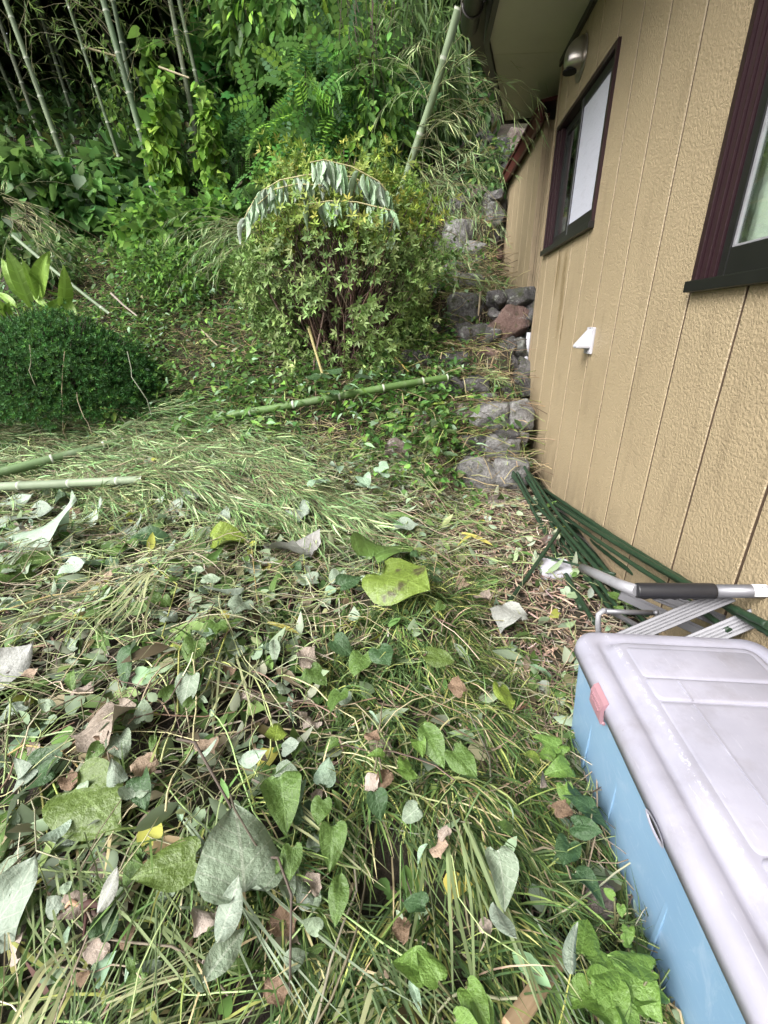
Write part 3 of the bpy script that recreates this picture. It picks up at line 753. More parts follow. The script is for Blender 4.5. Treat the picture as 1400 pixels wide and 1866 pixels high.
# ------------------------------------------------------------------ storage box
BXR = math.radians(0.8)
box = empty('storage_box', (.448, .95, -1.1), 'big blue plastic storage box with a scuffed grey lid beside the house wall', 'storage box')
bx0, bx1, by0, by1, bz0, bz1 = .492, .962, .12, 1.118, -1.19, -.845
def ring(x0, x1, y0, y1, r, z, n=6):
    P = []
    for cx, cy, a0 in ((x1 - r, y1 - r, 0), (x0 + r, y1 - r, 90), (x0 + r, y0 + r, 180), (x1 - r, y0 + r, 270)):
        for i in range(n + 1):
            a = math.radians(a0 + 90 * i / n); P.append((cx + r * math.cos(a), cy + r * math.sin(a), z))
    return P
def loft(name, rings, cap0=True, cap1=True, smooth=True):
    V = [p for r in rings for p in r]; n = len(rings[0]); F = []
    for k_ in range(len(rings) - 1):
        for i in range(n): F.append((k_ * n + i, k_ * n + (i + 1) % n, (k_ + 1) * n + (i + 1) % n, (k_ + 1) * n + i))
    if cap0: F.append(tuple(range(n - 1, -1, -1)))
    if cap1: F.append(tuple((len(rings) - 1) * n + i for i in range(n)))
    return smesh(name, V, F, smooth)
R4 = lambda e, z, r=.05: ring(bx0 - e, bx1 + e, by0 - e, by1 + e, r, z)
body = link('body', loft('body', [R4(-.012, bz0 + .004), R4(.0, bz0 + .02), R4(.006, bz0 + .15), R4(.014, bz1 - .03), R4(.018, bz1 - .03), R4(.018, bz1 + .004), R4(.008, bz1 + .004)], True, True, False), M['bluebox'], box)
for yy in (.30, .54, .78, .95):
    link('rib', boxes_mesh('rib', [(bx0 - .0085, bx0 - .004, yy, yy + .012, bz0 + .03, bz1 - .04)], .002), M['bluebox'], body)
zl = bz1
lidr = [R4(.024, zl - .022, .06), R4(.030, zl - .024, .06), R4(.028, zl + .002, .06), R4(.022, zl + .018, .056), R4(.010, zl + .027, .05), R4(-.012, zl + .029, .045), R4(-.02, zl + .025, .04), R4(-.028, zl + .020, .038), R4(-.038, zl + .022, .035),
        R4(-.054, zl + .043, .03), R4(-.062, zl + .046, .03), R4(-.07, zl + .046, .03)]
lid = link('lid', loft('lid', lidr, True, True), M['lid'], box)
bx_in = (bx0 + .074, bx1 - .074); by1_ = by1; by1 = by1 - .014; zl -= .004
pan = [(by1 - .06 - .115, by1 - .062), (by1 - .06 - .19, by1 - .06 - .119), (.52, by1 - .06 - .194), (.30, .516), (by0 + .06, .296)]
for i, (a, b) in enumerate(pan):
    h = zl + .0505 + (.0025 if i % 2 else 0)
    me = loft('lid_panel', [ring(bx_in[0] + .002, bx_in[1], a, b, .012, zl + .0495, 3), ring(bx_in[0] + .003, bx_in[1] - .001, a + .001, b - .001, .012, h, 3), ring(bx_in[0] + .009, bx_in[1] - .007, a + .006, b - .006, .01, h + .0028, 3)], False, True)
    link('lid_panel', me, M['lid'], lid)
link('rib', boxes_mesh('rib', [(.64, .645, .53, by1 - .26, zl + .052, zl + .0555)], .001), M['lid'], lid)
link('rib', boxes_mesh('rib', [(.64, .645, by1 - .25, by1 - .19, zl + .053, zl + .058)], .001), M['lid'], lid)
# handle tab with a slot on the lid's edge
zl += .004; by1 = by1_
xe = bx0 - .030
def oval(cy, cz, ry, rz, x, n=18): return [(x, cy + ry * math.cos(2 * math.pi * i / n), cz + rz * math.sin(2 * math.pi * i / n)) for i in range(n)]
HY = .60
V = oval(HY, zl - .021, .036, .013, xe - .003) + oval(HY, zl - .021, .027, .0065, xe - .0035) + oval(HY, zl - .021, .027, .0065, xe + .003) + oval(HY, zl - .021, .036, .013, xe + .004)
link('handle_tab', smesh('handle_tab', V, [(k_ * 18 + (i + 1) % 18, k_ * 18 + i, (k_ + 1) * 18 + i, (k_ + 1) * 18 + (i + 1) % 18) for k_ in range(3) for i in range(18)], True), M['lid'], lid)
link('slot', smesh('slot', oval(HY, zl - .021, .0275, .007, xe - .0012), [tuple(range(18))]), M['hole'], lid)
# pink clip
cy0, cy1 = .865, .935
V = []
for y in (cy0, cy1):
    V += [(xe + .006, y, zl + .017), (xe - .005, y, zl + .010), (xe - .009, y, zl - .006), (xe - .007, y, zl - .04), (xe - .003, y, zl - .05), (xe + .004, y, zl - .048), (xe - .001, y, zl - .008), (xe + .007, y, zl + .012)]
n = 8
me = smesh('clip', V, [tuple(range(n - 1, -1, -1)), tuple(range(n, 2 * n))] + [(i, (i + 1) % n, n + (i + 1) % n, n + i) for i in range(n)])
clip = link('clip', me, M['pink'], box)
link('rib', boxes_mesh('rib', [(xe - .0115, xe - .006, cy0 + .012, cy1 - .012, zl - .02, zl - .014)], .001), M['pink'], clip)
link('rib', boxes_mesh('rib', [(xe - .0115, xe - .006, cy0 + .012, cy1 - .012, zl - .008, zl - .002)], .001), M['pink'], clip)
link('hinge', tube_mesh('hinge', [(xe + .004, cy0 - .003, zl - .046), (xe + .004, cy1 + .003, zl - .046)], .004, 8), M['pink'], clip)

# ------------------------------------------------------------------ folded aluminium frame behind the box
fr_ = empty('folding_frame', onz(1230, 1200, -1.19), 'folded aluminium frame with a black rubber grip lying behind the storage box', 'folding frame')
Yt = 1.21
A_, B_, C_ = ony(1160, 1076, Yt + .01), ony(1302, 1077, Yt), ony(1480, 1078, Yt - .02)
rr = 14.5 / FPX * 1.3
tub = link('tube', tube_mesh('tube', [B_ - (B_ - A_) * .02, C_], rr * .86, 16), M['alu'], fr_)
grip = link('grip', tube_mesh('grip', [A_ - (B_ - A_) * .002, A_, A_ + (B_ - A_) * .02, A_ + (B_ - A_) * .97, B_ - (B_ - A_) * .005, B_], [rr * .8, rr * .98, rr * 1.02, rr * 1.02, rr * .98, rr * .8], 18), M['rubber'], fr_)
for i in range(6):
    q_ = A_ + (B_ - A_) * (.10 + i * .13)
    link('finger_rib', tube_mesh('finger_rib', [q_ + np.array([-.006, 0, -rr * .93]), q_ + np.array([0.006, 0, -rr * 1.08]), q_ + np.array([.018, 0, -rr * .93])], .006, 8), M['rubber'], grip)
d_ = (C_ - B_) / np.linalg.norm(C_ - B_)
s0, s1 = ony(1366, 1075, Yt), ony(1425, 1075, Yt)
P = []
for e in (s0, s1):
    e = B_ + d_ * np.dot(e - B_, d_)
    u = np.cross(d_, [0, 0, 1.]); u /= np.linalg.norm(u); w = np.cross(u, d_)
    P += [e + (-abs(u @ [0, 1, 0]) / (u @ [0, 1, 0]) * u * math.cos(a) * -1 * -1 + w * math.sin(a)) * rr * .872 for a in np.linspace(-.3, 2.0, 9)]
stk = link('sticker', smesh('sticker', P, [(i, i + 1, 9 + i + 1, 9 + i) for i in range(8)], True), M['sticker'], tub)
for i in range(9):                                               # bar code print
    f0 = .22 + i * .045
    a0, a1 = P[4] * 1.0, P[6] * 1.0; b0, b1 = P[13], P[15]
    o0, o1 = a0 + (b0 - a0) * f0, a1 + (b1 - a1) * f0; e0, e1 = a0 + (b0 - a0) * (f0 + .018 + .012 * (i % 3 == 0)), a1 + (b1 - a1) * (f0 + .018 + .012 * (i % 3 == 0))
    nn = np.array([0, -.0012, .0014])
    link('bar', smesh('bar', [o0 + nn, e0 + nn, e1 + nn, o1 + nn], [(0, 1, 2, 3)]), M['ink'], stk)
link('tube', tube_mesh('tube', [ony(1062, 1035, 1.6), ony(1095, 1050, 1.42), ony(1130, 1066, 1.28), A_ + (B_ - A_) * .01], 9.5 / FPX * 1.5, 12), M['greypipe'], fr_)
def strap(pa, pb, w, th, grooves=4):
    pa, pb = np.array(pa), np.array(pb); d = pb - pa; L = np.linalg.norm(d); d /= L
    vw = -(pa + pb) / 2; vw /= np.linalg.norm(vw)
    s = np.cross(d, vw); s /= np.linalg.norm(s); nrm = np.cross(s, d)
    if nrm @ vw < 0: nrm = -nrm
    pr = [(-w, -th), (-w, th * .6), (-w * .93, th)]
    for g in range(grooves):
        c = -w * .55 + g * (1.1 * w / max(1, grooves - 1)); pr += [(c - w * .07, th), (c - w * .04, th * .3), (c + w * .04, th * .3), (c + w * .07, th)]
    pr += [(w * .93, th), (w, th * .6), (w, -th)]
    V = [p + s * a + nrm * b for p in (pa, pb) for a, b in pr]; n = len(pr)
    return link('rail', smesh('rail', V, [tuple(range(n)), tuple(range(2 * n - 1, n - 1, -1))] + [(i, n + i, n + (i + 1) % n, (i + 1) % n) for i in range(n)]), M['alu'], fr_)
strap(ony(1075, 1190, 1.20), ony(1330, 1083, 1.24), .024, .008)
strap(ony(1215, 1192, 1.20), ony(1480, 1082, 1.22), .026, .008)
strap(ony(1195, 1083, 1.38), ony(1470, 1195, 1.24), .022, .008, 2)
strap(ony(1130, 1083, 1.4), ony(1345, 1182, 1.26), .017, .007, 1)
link('tube', tube_mesh('tube', [ony(1092, 1180, 1.22), ony(1090, 1135, 1.23), ony(1091, 1120, 1.235), ony(1099, 1113, 1.24), ony(1112, 1114, 1.26), ony(1165, 1142, 1.3), ony(1185, 1158, 1.31)], .0085, 10), M['greypipe'], fr_)
link('tube', tube_mesh('tube', [ony(1104, 1114, 1.235), ony(1192, 1117, 1.26)], .008, 10), M['alu'], fr_)
link('rivet', rock_mesh('rivet', (.009, .009, .009), 3, 0, 2, 1), M['alu'], fr_, False).location = Vector(ony(1196, 1116, 1.25)) - fr_.location
link('rivet', rock_mesh('rivet', (.011, .009, .009), 4, 0, 2, 1), M['alu'], fr_, False).location = Vector(ony(1289, 1150, 1.25)) - fr_.location
# grey plastic lid under the stakes
pc = empty('plastic_cover', at(1010, 1045), 'small grey plastic cover lying under the green stakes', 'plastic cover')
c0 = at(1012, 1052)
gl_ = loft('cover', [[(c0[0] + x, c0[1] + y, c0[2] + z) for x, y, z in ring(-.075, .085, -.03, .115, .025, zz, 3)] for zz in (.0, .045)] + [[(c0[0] + x, c0[1] + y, c0[2] + z) for x, y, z in ring(-.07, .08, -.025, .11, .022, .052, 3)]], True, True, False)
gl_ = link('cover', gl_, M['greypl'], pc)
link('rim', boxes_mesh('rim', [(c0[0] - .04, c0[0] + .07, c0[1] - .036, c0[1] - .0305, c0[2] + .012, c0[2] + .028)], .002), M['greypl'], pc)

# ------------------------------------------------------------------ green garden stakes
def stake(pts, r, label):
    P = np.array(pts, float); L = np.linalg.norm(P[-1] - P[0]); n = max(14, int(L / .035))
    tt = np.linspace(0, 1, len(P)); t2 = np.linspace(0, 1, n)
    Q = np.stack([np.interp(t2, tt, P[:, i]) for i in range(3)], 1)
    Q += np.outer(np.sin(t2 * math.pi), [0, 0, -.012])
    r = r * .78; rad = np.full(n, r); rad[::4] *= 1.14
    o = link('garden_stake', tube_mesh('garden_stake', Q, rad, 9), M['stake'])
    return tag(o, label, 'garden stake', 'green garden stakes along the house wall')
GS = 'long green garden stake in the bundle heaped along the foot of the house wall'
wallz = lambda px, py, x=.965: onx(px, py, x)
stake([at(981, 884, .05), onx(1120, 975, .96), onx(1385, 1136, .972), onx(1500, 1210, .972)], .0135, 'green garden stake lying highest of all against the siding')
stake([at(1000, 905, .05), onx(1150, 1000, .94), onx(1270, 1068, .95), onx(1400, 1140, .95)], .0135, GS)
stake([at(1020, 935, .06), onx(1095, 985, .9), onx(1215, 1062, .93), onx(1330, 1150, .94)], .012, GS)
stake([at(1030, 948, .04), at(1130, 1020, .16), at(1300, 1160, .14)], .012, GS)
stake([at(926, 857, .03), at(985, 925, .07), at(1096, 1031, .13)], .0135, GS)
stake([at(940, 832, .03), at(1000, 925, .06), at(1078, 1024, .11)], .0135, GS)
stake([at(948, 836, .04), at(1010, 945, .10), at(1150, 1140, .10)], .0125, GS)
stake([at(934, 845, .02), at(975, 920, .03), at(1030, 1040, .05), at(1084, 1136, .06)], .0135, GS)
stake([at(965, 880, .03), at(1010, 960, .05), at(1118, 1118, .06)], .013, GS)
stake([at(975, 905, .02), at(1022, 975, .04), at(1140, 1125, .05)], .0125, GS)
stake([at(955, 865, .05), at(1005, 935, .12), at(1110, 1060, .16)], .0125, GS)
stake([at(1015, 985, .03), at(1060, 1040, .05), at(1160, 1150, .06)], .0125, GS)
for q_ in ([at(1040, 955, .05), at(1140, 1030, .2), at(1250, 1110, .22)], [at(950, 845, .02), at(1000, 900, .03), at(1100, 1010, .06), at(1200, 1130, .08)], [at(930, 850, .015), at(990, 960, .03), at(1060, 1110, .04)],
           [at(985, 900, .05), onx(1090, 965, .93), onx(1300, 1095, .96)], [at(960, 855, .06), at(1030, 950, .13), at(1180, 1120, .2)], [at(1000, 930, .03), at(1070, 1010, .07), at(1190, 1150, .1)], [at(1050, 975, .04), at(1120, 1040, .1), at(1230, 1140, .13)]): stake(q_, .013, GS)
stake([at(910, 1120, .015), at(960, 1050, .07), at(1020, 966, .135)], .0125, 'green garden stake crossing over the bundle with its low end on the bare litter')
stake([at(929, 917, .012), at(958, 940, .02), at(990, 965, .02)], .0125, 'short dark green stake lying on the litter left of the bundle')
stake([at(972, 1008, .03), at(1040, 1022, .11), at(1122, 1046, .19)], .0075, 'thin green rod lying across the bundle towards the grey tube')

# ------------------------------------------------------------------ standing bamboo
G_CULM = [(.095, .135, .07), (.12, .155, .09), (.085, .125, .068), (.13, .15, .095)]
def culm_soup(so, P, r0, r1, node=.42, base=(.13, .17, .09), sides=8, nodecol=(.46, .49, .40), skip=0):
    """tube with rings along polyline P"""
    P = np.array(P, float); seg = np.linalg.norm(np.diff(P, axis=0), axis=1); s = np.concatenate([[0], np.cumsum(seg)]); L = s[-1]
    pos, rad, col = [], [], []
    x = 0; base = np.array(base)
    w = node * .035
    while x < L:
        f = x / L; r = r0 + (r1 - r0) * f; b = base * (1 + .12 * math.sin(x * 7.3))
        x2 = min(L, x + node * (1 - .3 * abs(f - .4)))
        for xx, rm, cc in ((x + w * .7, 1.0, b * .95), (x + w * 2.2, .985, b), ((x + x2) / 2, .97, b * 1.04), (x2 - w * 1.0, .985, b * .92), (x2 - w * .5, 1.0, nodecol), (x2, 1.1, np.array(nodecol) * .7)):
            if xx <= L + 1e-6: pos.append(xx); rad.append(r * rm); col.append(cc)
        x = x2
        if x >= L - 1e-4: break
    pos = np.array(pos); Q = np.stack([np.interp(pos, s, P[:, i]) for i in range(3)], 1)
    so.tubes(Q[None], np.array(rad)[None], None, sides, np.array(col))
def arcs(P0, D, L, K, droop, jit, r=rng):
    """drooping curves: starts (N,3), directions, lengths"""
    N = len(P0); D = D / np.linalg.norm(D, axis=1, keepdims=True)
    out = [P0]; d = D.copy(); st = (np.asarray(L) / (K - 1))[:, None]
    for k_ in range(K - 1):
        out.append(out[-1] + d * st)
        d = d + np.array([0, 0, -1.0]) * np.asarray(droop).reshape(-1, 1) + r.normal(0, jit, d.shape)
        d /= np.linalg.norm(d, axis=1, keepdims=True)
    return np.stack(out, 1)
def twig_leaves(tw, lv, P0, D, L, droop, nl, ls, col, tcol=(.16, .15, .07), tr=.003, jit=.12, r=rng, t0=.25, spread=.7, tpl=None, leafdroop=.5, K=6, flat=None):
    """twigs with leaves along them"""
    A = arcs(P0, D, L, K, droop, jit, r)
    N = len(A)
    g_ = T(A[..., 0], A[..., 1]); A[..., 2] = np.maximum(A[..., 2], g_ + .015)
    if flat: A[..., 2] = np.minimum(A[..., 2], g_ + flat * (.35 + .65 * r.random((N, 1))))
    tw.tubes(A, np.linspace(1, .35, K)[None] * np.full((N, 1), tr), cols(N, tcol, .2, r), 3)
    t = t0 + (1 - t0) * r.random((N, nl)); x = t * (K - 1); i = np.minimum(x.astype(int), K - 2); f = (x - i)[..., None]
    n_ = np.arange(N)[:, None]
    P = A[n_, i] * (1 - f) + A[n_, i + 1] * f; tg = A[n_, i + 1] - A[n_, i]
    P = P.reshape(-1, 3); tg = tg.reshape(-1, 3); tg /= np.linalg.norm(tg, axis=1, keepdims=True) + 1e-9
    d = tg + r.normal(0, spread, P.shape) + np.array([0, 0, -leafdroop])
    lv.stamp(tpl or NARROW, P, look_rot(d, .5, r), ls * (.6 + .7 * r.random(len(P))), col(len(P)))

bamboo_n = 0
def bamboo(base, top_dir, H, r, label, nbr=22, dark=1.0, foliage=True, canopy=260, seed=0):
    R = np.random.default_rng(900 + seed)
    base = np.array(base, float)
    root = empty('bamboo', base, label, 'bamboo', 'standing bamboo in the grove behind the garden')
    d = np.array(top_dir, float); d /= np.linalg.norm(d)
    t = np.linspace(0, 1, 14)[:, None]
    bend = np.array([d[0], d[1], 0]) * 1.0 + R.normal(0, .12, 3) * [1, 1, 0]
    P = base - [0, 0, .15] + d * H * t + bend * (t ** 2.5) * H * .12
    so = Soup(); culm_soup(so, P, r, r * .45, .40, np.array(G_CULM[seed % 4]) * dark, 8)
    so.build('culm', M['bamboo'], root)
    tw, lv = Soup(), Soup()
    if foliage:
        tt = np.concatenate([.12 + .4 * R.random(nbr), .45 + .55 * R.random(canopy // 9)])
        P0 = np.stack([np.interp(tt, t[:, 0], P[:, i]) for i in range(3)], 1)
        az = R.random(len(tt)) * 2 * math.pi; el = .35 + .6 * R.random(len(tt))
        D = np.stack([np.cos(az) * np.cos(el), np.sin(az) * np.cos(el), np.sin(el)], 1)
        lowm = tt < .5
        col = lambda n: cols(n, (.13, .175, .045), .25, R, (((.21, .22, .07), .35), ((.08, .12, .03), .25)))
        for m, L, nl, ls in ((lowm, .9, 9, .13), (~lowm, 1.5, 16, .17)):
            if m.sum(): twig_leaves(tw, lv, P0[m], D[m], L * (.6 + .8 * R.random(m.sum())), .16, nl, ls, col, (.15, .15, .07), .0035, .1, R)
        tw.build('branch', M['bark'], root); lv.build('leaves', M['leaf'], root)
    return root
def sight_bamboo(x0, y0, x1, y1, r, label, seed, H=9.5, dark=1.0, Y=None, nbr=46):
    b = at(x0, y0) if Y is None else ony(x0, y0, Y)
    if Y is not None: b[2] = min(b[2], T(b[0], b[1]) + 9)
    p = ony(x1, y1, b[1] - .1)
    d = p - b
    if Y is not None:                                             # foot hidden behind plants: carry it down to the ground
        k_ = (b[2] - T(b[0], b[1])) / d[2]; b = b - d * k_
    return bamboo(b, d, H, r, label, nbr, dark, True, 260, seed)
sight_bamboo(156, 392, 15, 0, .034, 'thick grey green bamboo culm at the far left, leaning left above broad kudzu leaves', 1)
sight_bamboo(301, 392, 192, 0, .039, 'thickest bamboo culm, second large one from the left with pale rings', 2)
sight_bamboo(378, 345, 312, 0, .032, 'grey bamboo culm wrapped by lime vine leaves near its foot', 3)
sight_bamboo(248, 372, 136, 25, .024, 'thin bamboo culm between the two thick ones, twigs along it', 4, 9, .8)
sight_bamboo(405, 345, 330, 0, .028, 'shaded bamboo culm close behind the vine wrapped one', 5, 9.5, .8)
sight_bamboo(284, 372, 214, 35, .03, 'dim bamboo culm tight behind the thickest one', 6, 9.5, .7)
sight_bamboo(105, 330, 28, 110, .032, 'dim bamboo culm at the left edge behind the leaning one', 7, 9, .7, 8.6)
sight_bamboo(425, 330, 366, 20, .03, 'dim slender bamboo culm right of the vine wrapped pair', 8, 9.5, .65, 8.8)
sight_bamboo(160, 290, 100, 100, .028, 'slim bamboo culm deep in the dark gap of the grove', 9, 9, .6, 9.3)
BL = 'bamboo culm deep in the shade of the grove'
for i in range(22):
    x = -7.5 + 8.4 * (i + rng.random()) / 22; y = 9.0 + 4.5 * rng.random()
    if -1.2 < x and y < 9.5: y += 1.5
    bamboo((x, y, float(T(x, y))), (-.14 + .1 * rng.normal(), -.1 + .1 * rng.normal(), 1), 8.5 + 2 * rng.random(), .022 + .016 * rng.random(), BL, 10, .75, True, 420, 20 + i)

# ------------------------------------------------------------------ shrubs and vines
def in_ball(n, R, shell=.35):
    v = R.normal(0, 1, (n, 3)); v /= np.linalg.norm(v, axis=1, keepdims=True)
    return v * (R.random((n, 1)) ** shell)
def shrub(name, label, cat, c, rad, tpl, N, size, base, alts=(), clumps=60, cs=.28, droop=.4, out=.8, seed=0, mat='leaf', stems=26, stemcol=(.07, .05, .035), sr=.008, up=.45, shell=.35, group=None, hang=False, var=.25):
    R = np.random.default_rng(3000 + seed)
    c = np.array(c, float); rad = np.array(rad, float)
    g = T(c[0], c[1])
    root = empty(name, (c[0], c[1], g), label, cat, group)
    cl = in_ball(clumps, R, shell) * rad
    k_ = R.integers(0, clumps, N); off = R.normal(0, cs, (N, 3)) * rad * .55
    P = c + cl[k_] + off
    floor = T(P[:, 0], P[:, 1]) + .02; P[:, 2] = np.maximum(P[:, 2], floor + .1 * R.random(N))
    d = (cl[k_] + off) / rad; d = d * out + R.normal(0, .6, d.shape); d[:, 2] -= droop
    lv = Soup(); shade = (.75 + .5 * R.random(clumps))[k_][:, None]
    lv.stamp(tpl, P, look_rot(d, up, R), size * (.65 + .7 * R.random(N)), cols(N, base, var, R, alts) * shade)
    lv.build('leaves', M[mat], root)
    if stems:
        so = Soup(); n = min(stems, clumps)
        e = c + cl[:n]; b = np.stack([c[0] + rad[0] * .35 * R.normal(0, 1, n), c[1] + rad[1] * .35 * R.normal(0, 1, n), np.zeros(n)], 1); b[:, 2] = T(b[:, 0], b[:, 1]) - .03
        if hang: b = e + [0, 0, 1] * (rad[2] * (.6 + R.random((n, 1)))); b[:, :2] += R.normal(0, .15, (n, 2))
        t = np.linspace(0, 1, 6)[None, :, None]
        A = b[:, None] * (1 - t) + e[:, None] * t + np.sin(t * math.pi) * R.normal(0, .12, (n, 1, 3)) * rad
        so.tubes(A, np.linspace(1, .4, 6)[None] * sr * (.6 + .8 * R.random((n, 1))), cols(n, stemcol, .25, R), 4)
        so.build('stem', M['bark'], root)
    return root
def sshrub(px, py, Y, w, h, dep, *a, **kw):
    name, label, cat = a[:3]
    c = ony(px, py, Y); D = Y * math.cos(TH) - c[2] * math.sin(TH)
    return shrub(name, label, cat, c, (w / 2 / FPX * D, dep, h / 2 / FPX * D), *a[3:], **kw)
V_LIME = (((.2, .3, .04), .28), ((.045, .09, .02), .25))
sshrub(560, 60, 7.6, 330, 190, .9, 'hanging_vine', 'curtain of hanging vine leaves at the top middle above the pinnate shrub', 'vine', OVAL, 3400, .15, (.075, .15, .03), V_LIME, clumps=130, cs=.2, droop=1.1, seed=1, hang=True, stems=70, sr=.005)
sshrub(600, 215, 6.9, 270, 220, .7, 'pinnate_shrub', 'bright green shrub with feather leaves in front of the dark grove', 'shrub', PINNATE, 760, .32, (.085, .19, .04), (((.18, .30, .045), .28), ((.035, .095, .03), .3)), clumps=90, cs=.22, droop=.5, seed=2, up=.6)
sshrub(430, 175, 8.1, 140, 260, .6, 'dark_shrub', 'dark green fine leaved shrub between the bamboo and the feather leaved shrub', 'shrub', LOBED, 1000, .17, (.026, .08, .025), (((.05, .12, .03), .3),), clumps=70, seed=3, mat='leaf_dark', droop=.3)
sshrub(455, 300, 7.5, 150, 110, .5, 'dark_shrub', 'low dark shrub with tiny leaves at the foot of the feather leaved shrub', 'shrub', FERNY, 500, .26, (.02, .065, .018), (((.045, .10, .02), .3),), clumps=50, seed=4, mat='leaf_dark')
sshrub(680, 230, 6.6, 110, 260, .45, 'hanging_vine', 'lime tipped vine hanging right of the feather leaved shrub', 'vine', OVAL, 1300, .105, (.095, .17, .035), V_LIME, clumps=70, cs=.25, droop=1.0, seed=5, stems=40, hang=True, sr=.004)
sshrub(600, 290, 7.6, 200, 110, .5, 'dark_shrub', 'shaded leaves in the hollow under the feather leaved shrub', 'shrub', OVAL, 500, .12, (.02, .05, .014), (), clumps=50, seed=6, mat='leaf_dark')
sshrub(760, 120, 7.8, 190, 300, .8, 'bamboo_grass', 'clump of thin yellowish bamboo grass under the eave corner', 'bamboo grass', NARROW, 2600, .30, (.065, .105, .026), (((.13, .16, .05), .2), ((.035, .055, .014), .35)), clumps=90, cs=.28, droop=1.2, seed=7, stems=60, sr=.006, stemcol=(.14, .14, .06))
sshrub(720, 320, 6.5, 110, 110, .4, 'bamboo_grass', 'low bamboo grass at the foot of the leaning cut bamboo', 'bamboo grass', NARROW, 900, .22, (.08, .125, .035), (((.14, .17, .06), .2),), clumps=40, cs=.3, droop=.9, seed=8, stems=20, sr=.004)
sshrub(300, 275, 7.0, 62, 260, .22, 'climbing_vine', 'lime green climbing vine column on the bamboo, large lobed leaves at the top', 'vine', HEART, 620, .13, (.15, .24, .036), (((.24, .33, .05), .35), ((.06, .12, .025), .25)), clumps=45, cs=.35, droop=1.1, seed=9, stems=14, sr=.005)
sshrub(387, 300, 6.8, 46, 190, .18, 'climbing_vine', 'narrow lime green vine hanging right of the leafy column', 'vine', HEART, 330, .105, (.17, .26, .036), (((.2, .28, .05), .35),), clumps=30, cs=.35, droop=1.1, seed=10, stems=10, sr=.004)
sshrub(225, 215, 7.6, 60, 190, .25, 'climbing_vine', 'sparse vine with small leaves climbing a thin bamboo', 'vine', OVAL, 240, .10, (.13, .19, .04), V_LIME, clumps=26, cs=.35, droop=.9, seed=11, stems=8, sr=.004)
sshrub(120, 375, 6.6, 250, 130, .5, 'kudzu_thicket', 'thicket of broad shaded kudzu leaves at the foot of the left bamboo', 'thicket', KUDZU, 1100, .15, (.06, .13, .036), (((.11, .19, .045), .3), ((.12, .16, .09), .12)), clumps=70, cs=.3, droop=.6, seed=12, stems=40, sr=.006)
sshrub(40, 330, 6.3, 170, 110, .4, 'kudzu_thicket', 'kudzu leaves catching light at the left edge below the bamboo', 'thicket', KUDZU, 500, .14, (.06, .12, .035), (((.11, .17, .04), .3),), clumps=40, cs=.3, droop=.6, seed=13, stems=20, sr=.006)
sshrub(235, 330, 7.3, 170, 90, .4, 'kudzu_thicket', 'darker kudzu leaves between the two thick bamboo culms', 'thicket', KUDZU, 650, .15, (.05, .115, .03), (((.07, .13, .03), .2),), clumps=40, cs=.3, droop=.6, seed=14, stems=20, sr=.006)
sshrub(330, 425, 6.0, 270, 130, .5, 'leafy_mound', 'mound of bright green vine leaves below the vine wrapped bamboo', 'vine', HEART, 1700, .095, (.115, .205, .036), (((.15, .23, .04), .3), ((.04, .09, .02), .25)), clumps=110, cs=.25, droop=.4, seed=15, stems=40, sr=.004)
sshrub(330, 500, 5.4, 240, 110, .45, 'leafy_mound', 'lower mound of small bright leaves left of the azalea', 'vine', OVAL, 2100, .06, (.105, .195, .034), (((.14, .21, .04), .3), ((.04, .09, .02), .25)), clumps=110, cs=.25, droop=.3, seed=16, stems=40, sr=.003)
sshrub(430, 395, 6.3, 150, 80, .35, 'leafy_mound', 'feathery seedlings between the leaf mound and the wilted branch', 'seedlings', PINNATE, 180, .20, (.055, .13, .03), (((.1, .2, .04), .3),), clumps=30, seed=17, stems=14, sr=.003)
sshrub(70, 470, 5.3, 160, 90, .35, 'leafy_mound', 'dull leaf mound behind the broad blade leaves at the left edge', 'shrub', OVAL, 700, .10, (.05, .09, .025), (((.10, .13, .05), .3),), clumps=50, seed=18, stems=20, sr=.004)
sshrub(900, 330, 7.1, 90, 130, .4, 'leafy_mound', 'ivy and grass tumbling down beside the annex wall end', 'ivy', OVAL, 520, .085, (.055, .10, .03), (((.17, .19, .05), .12),), clumps=50, cs=.3, droop=.9, seed=19, stems=20, sr=.003)
# unseen canopy shaped for shade, and the dark wood behind
R = np.random.default_rng(76)
lv = Soup(); N = 9000
P = np.stack([-10 + 11 * R.random(N), 7.1 + 5.5 * R.random(N), np.zeros(N)], 1)
P[:, 2] = T(P[:, 0], P[:, 1]) + .03 + .55 * R.random(N) ** 1.5
d = R.normal(0, .6, (N, 3)); d[:, 2] -= .3
lv.stamp(OVAL, P, look_rot(d, .6, R), .12 + .12 * R.random(N), cols(N, (.022, .05, .014), .35, R, (((.04, .08, .022), .12), ((.09, .07, .03), .1))))
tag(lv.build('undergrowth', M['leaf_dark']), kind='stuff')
R = np.random.default_rng(77)
lv = Soup(); N = 60000
P = np.stack([-13 + 19 * R.random(N), 11.5 + 4.5 * R.random(N), np.zeros(N)], 1); h = 9 * R.random(N) ** .9
P[:, 2] = T(P[:, 0], P[:, 1]) + h
d = R.normal(0, .6, (N, 3)); d[:, 2] -= .5
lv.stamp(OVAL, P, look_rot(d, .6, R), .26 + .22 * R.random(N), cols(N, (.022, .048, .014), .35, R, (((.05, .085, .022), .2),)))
tag(lv.build('woods_leaf_wall', M['leaf_dark']), kind='stuff')
lv = Soup(); N = 40000  # unseen bamboo tops, added overhead and laid out to shade the grove
P = np.stack([-12 + 14 * R.random(N), 8.6 + 6 * R.random(N), 6.6 + 3.2 * R.random(N) ** 1.4], 1)
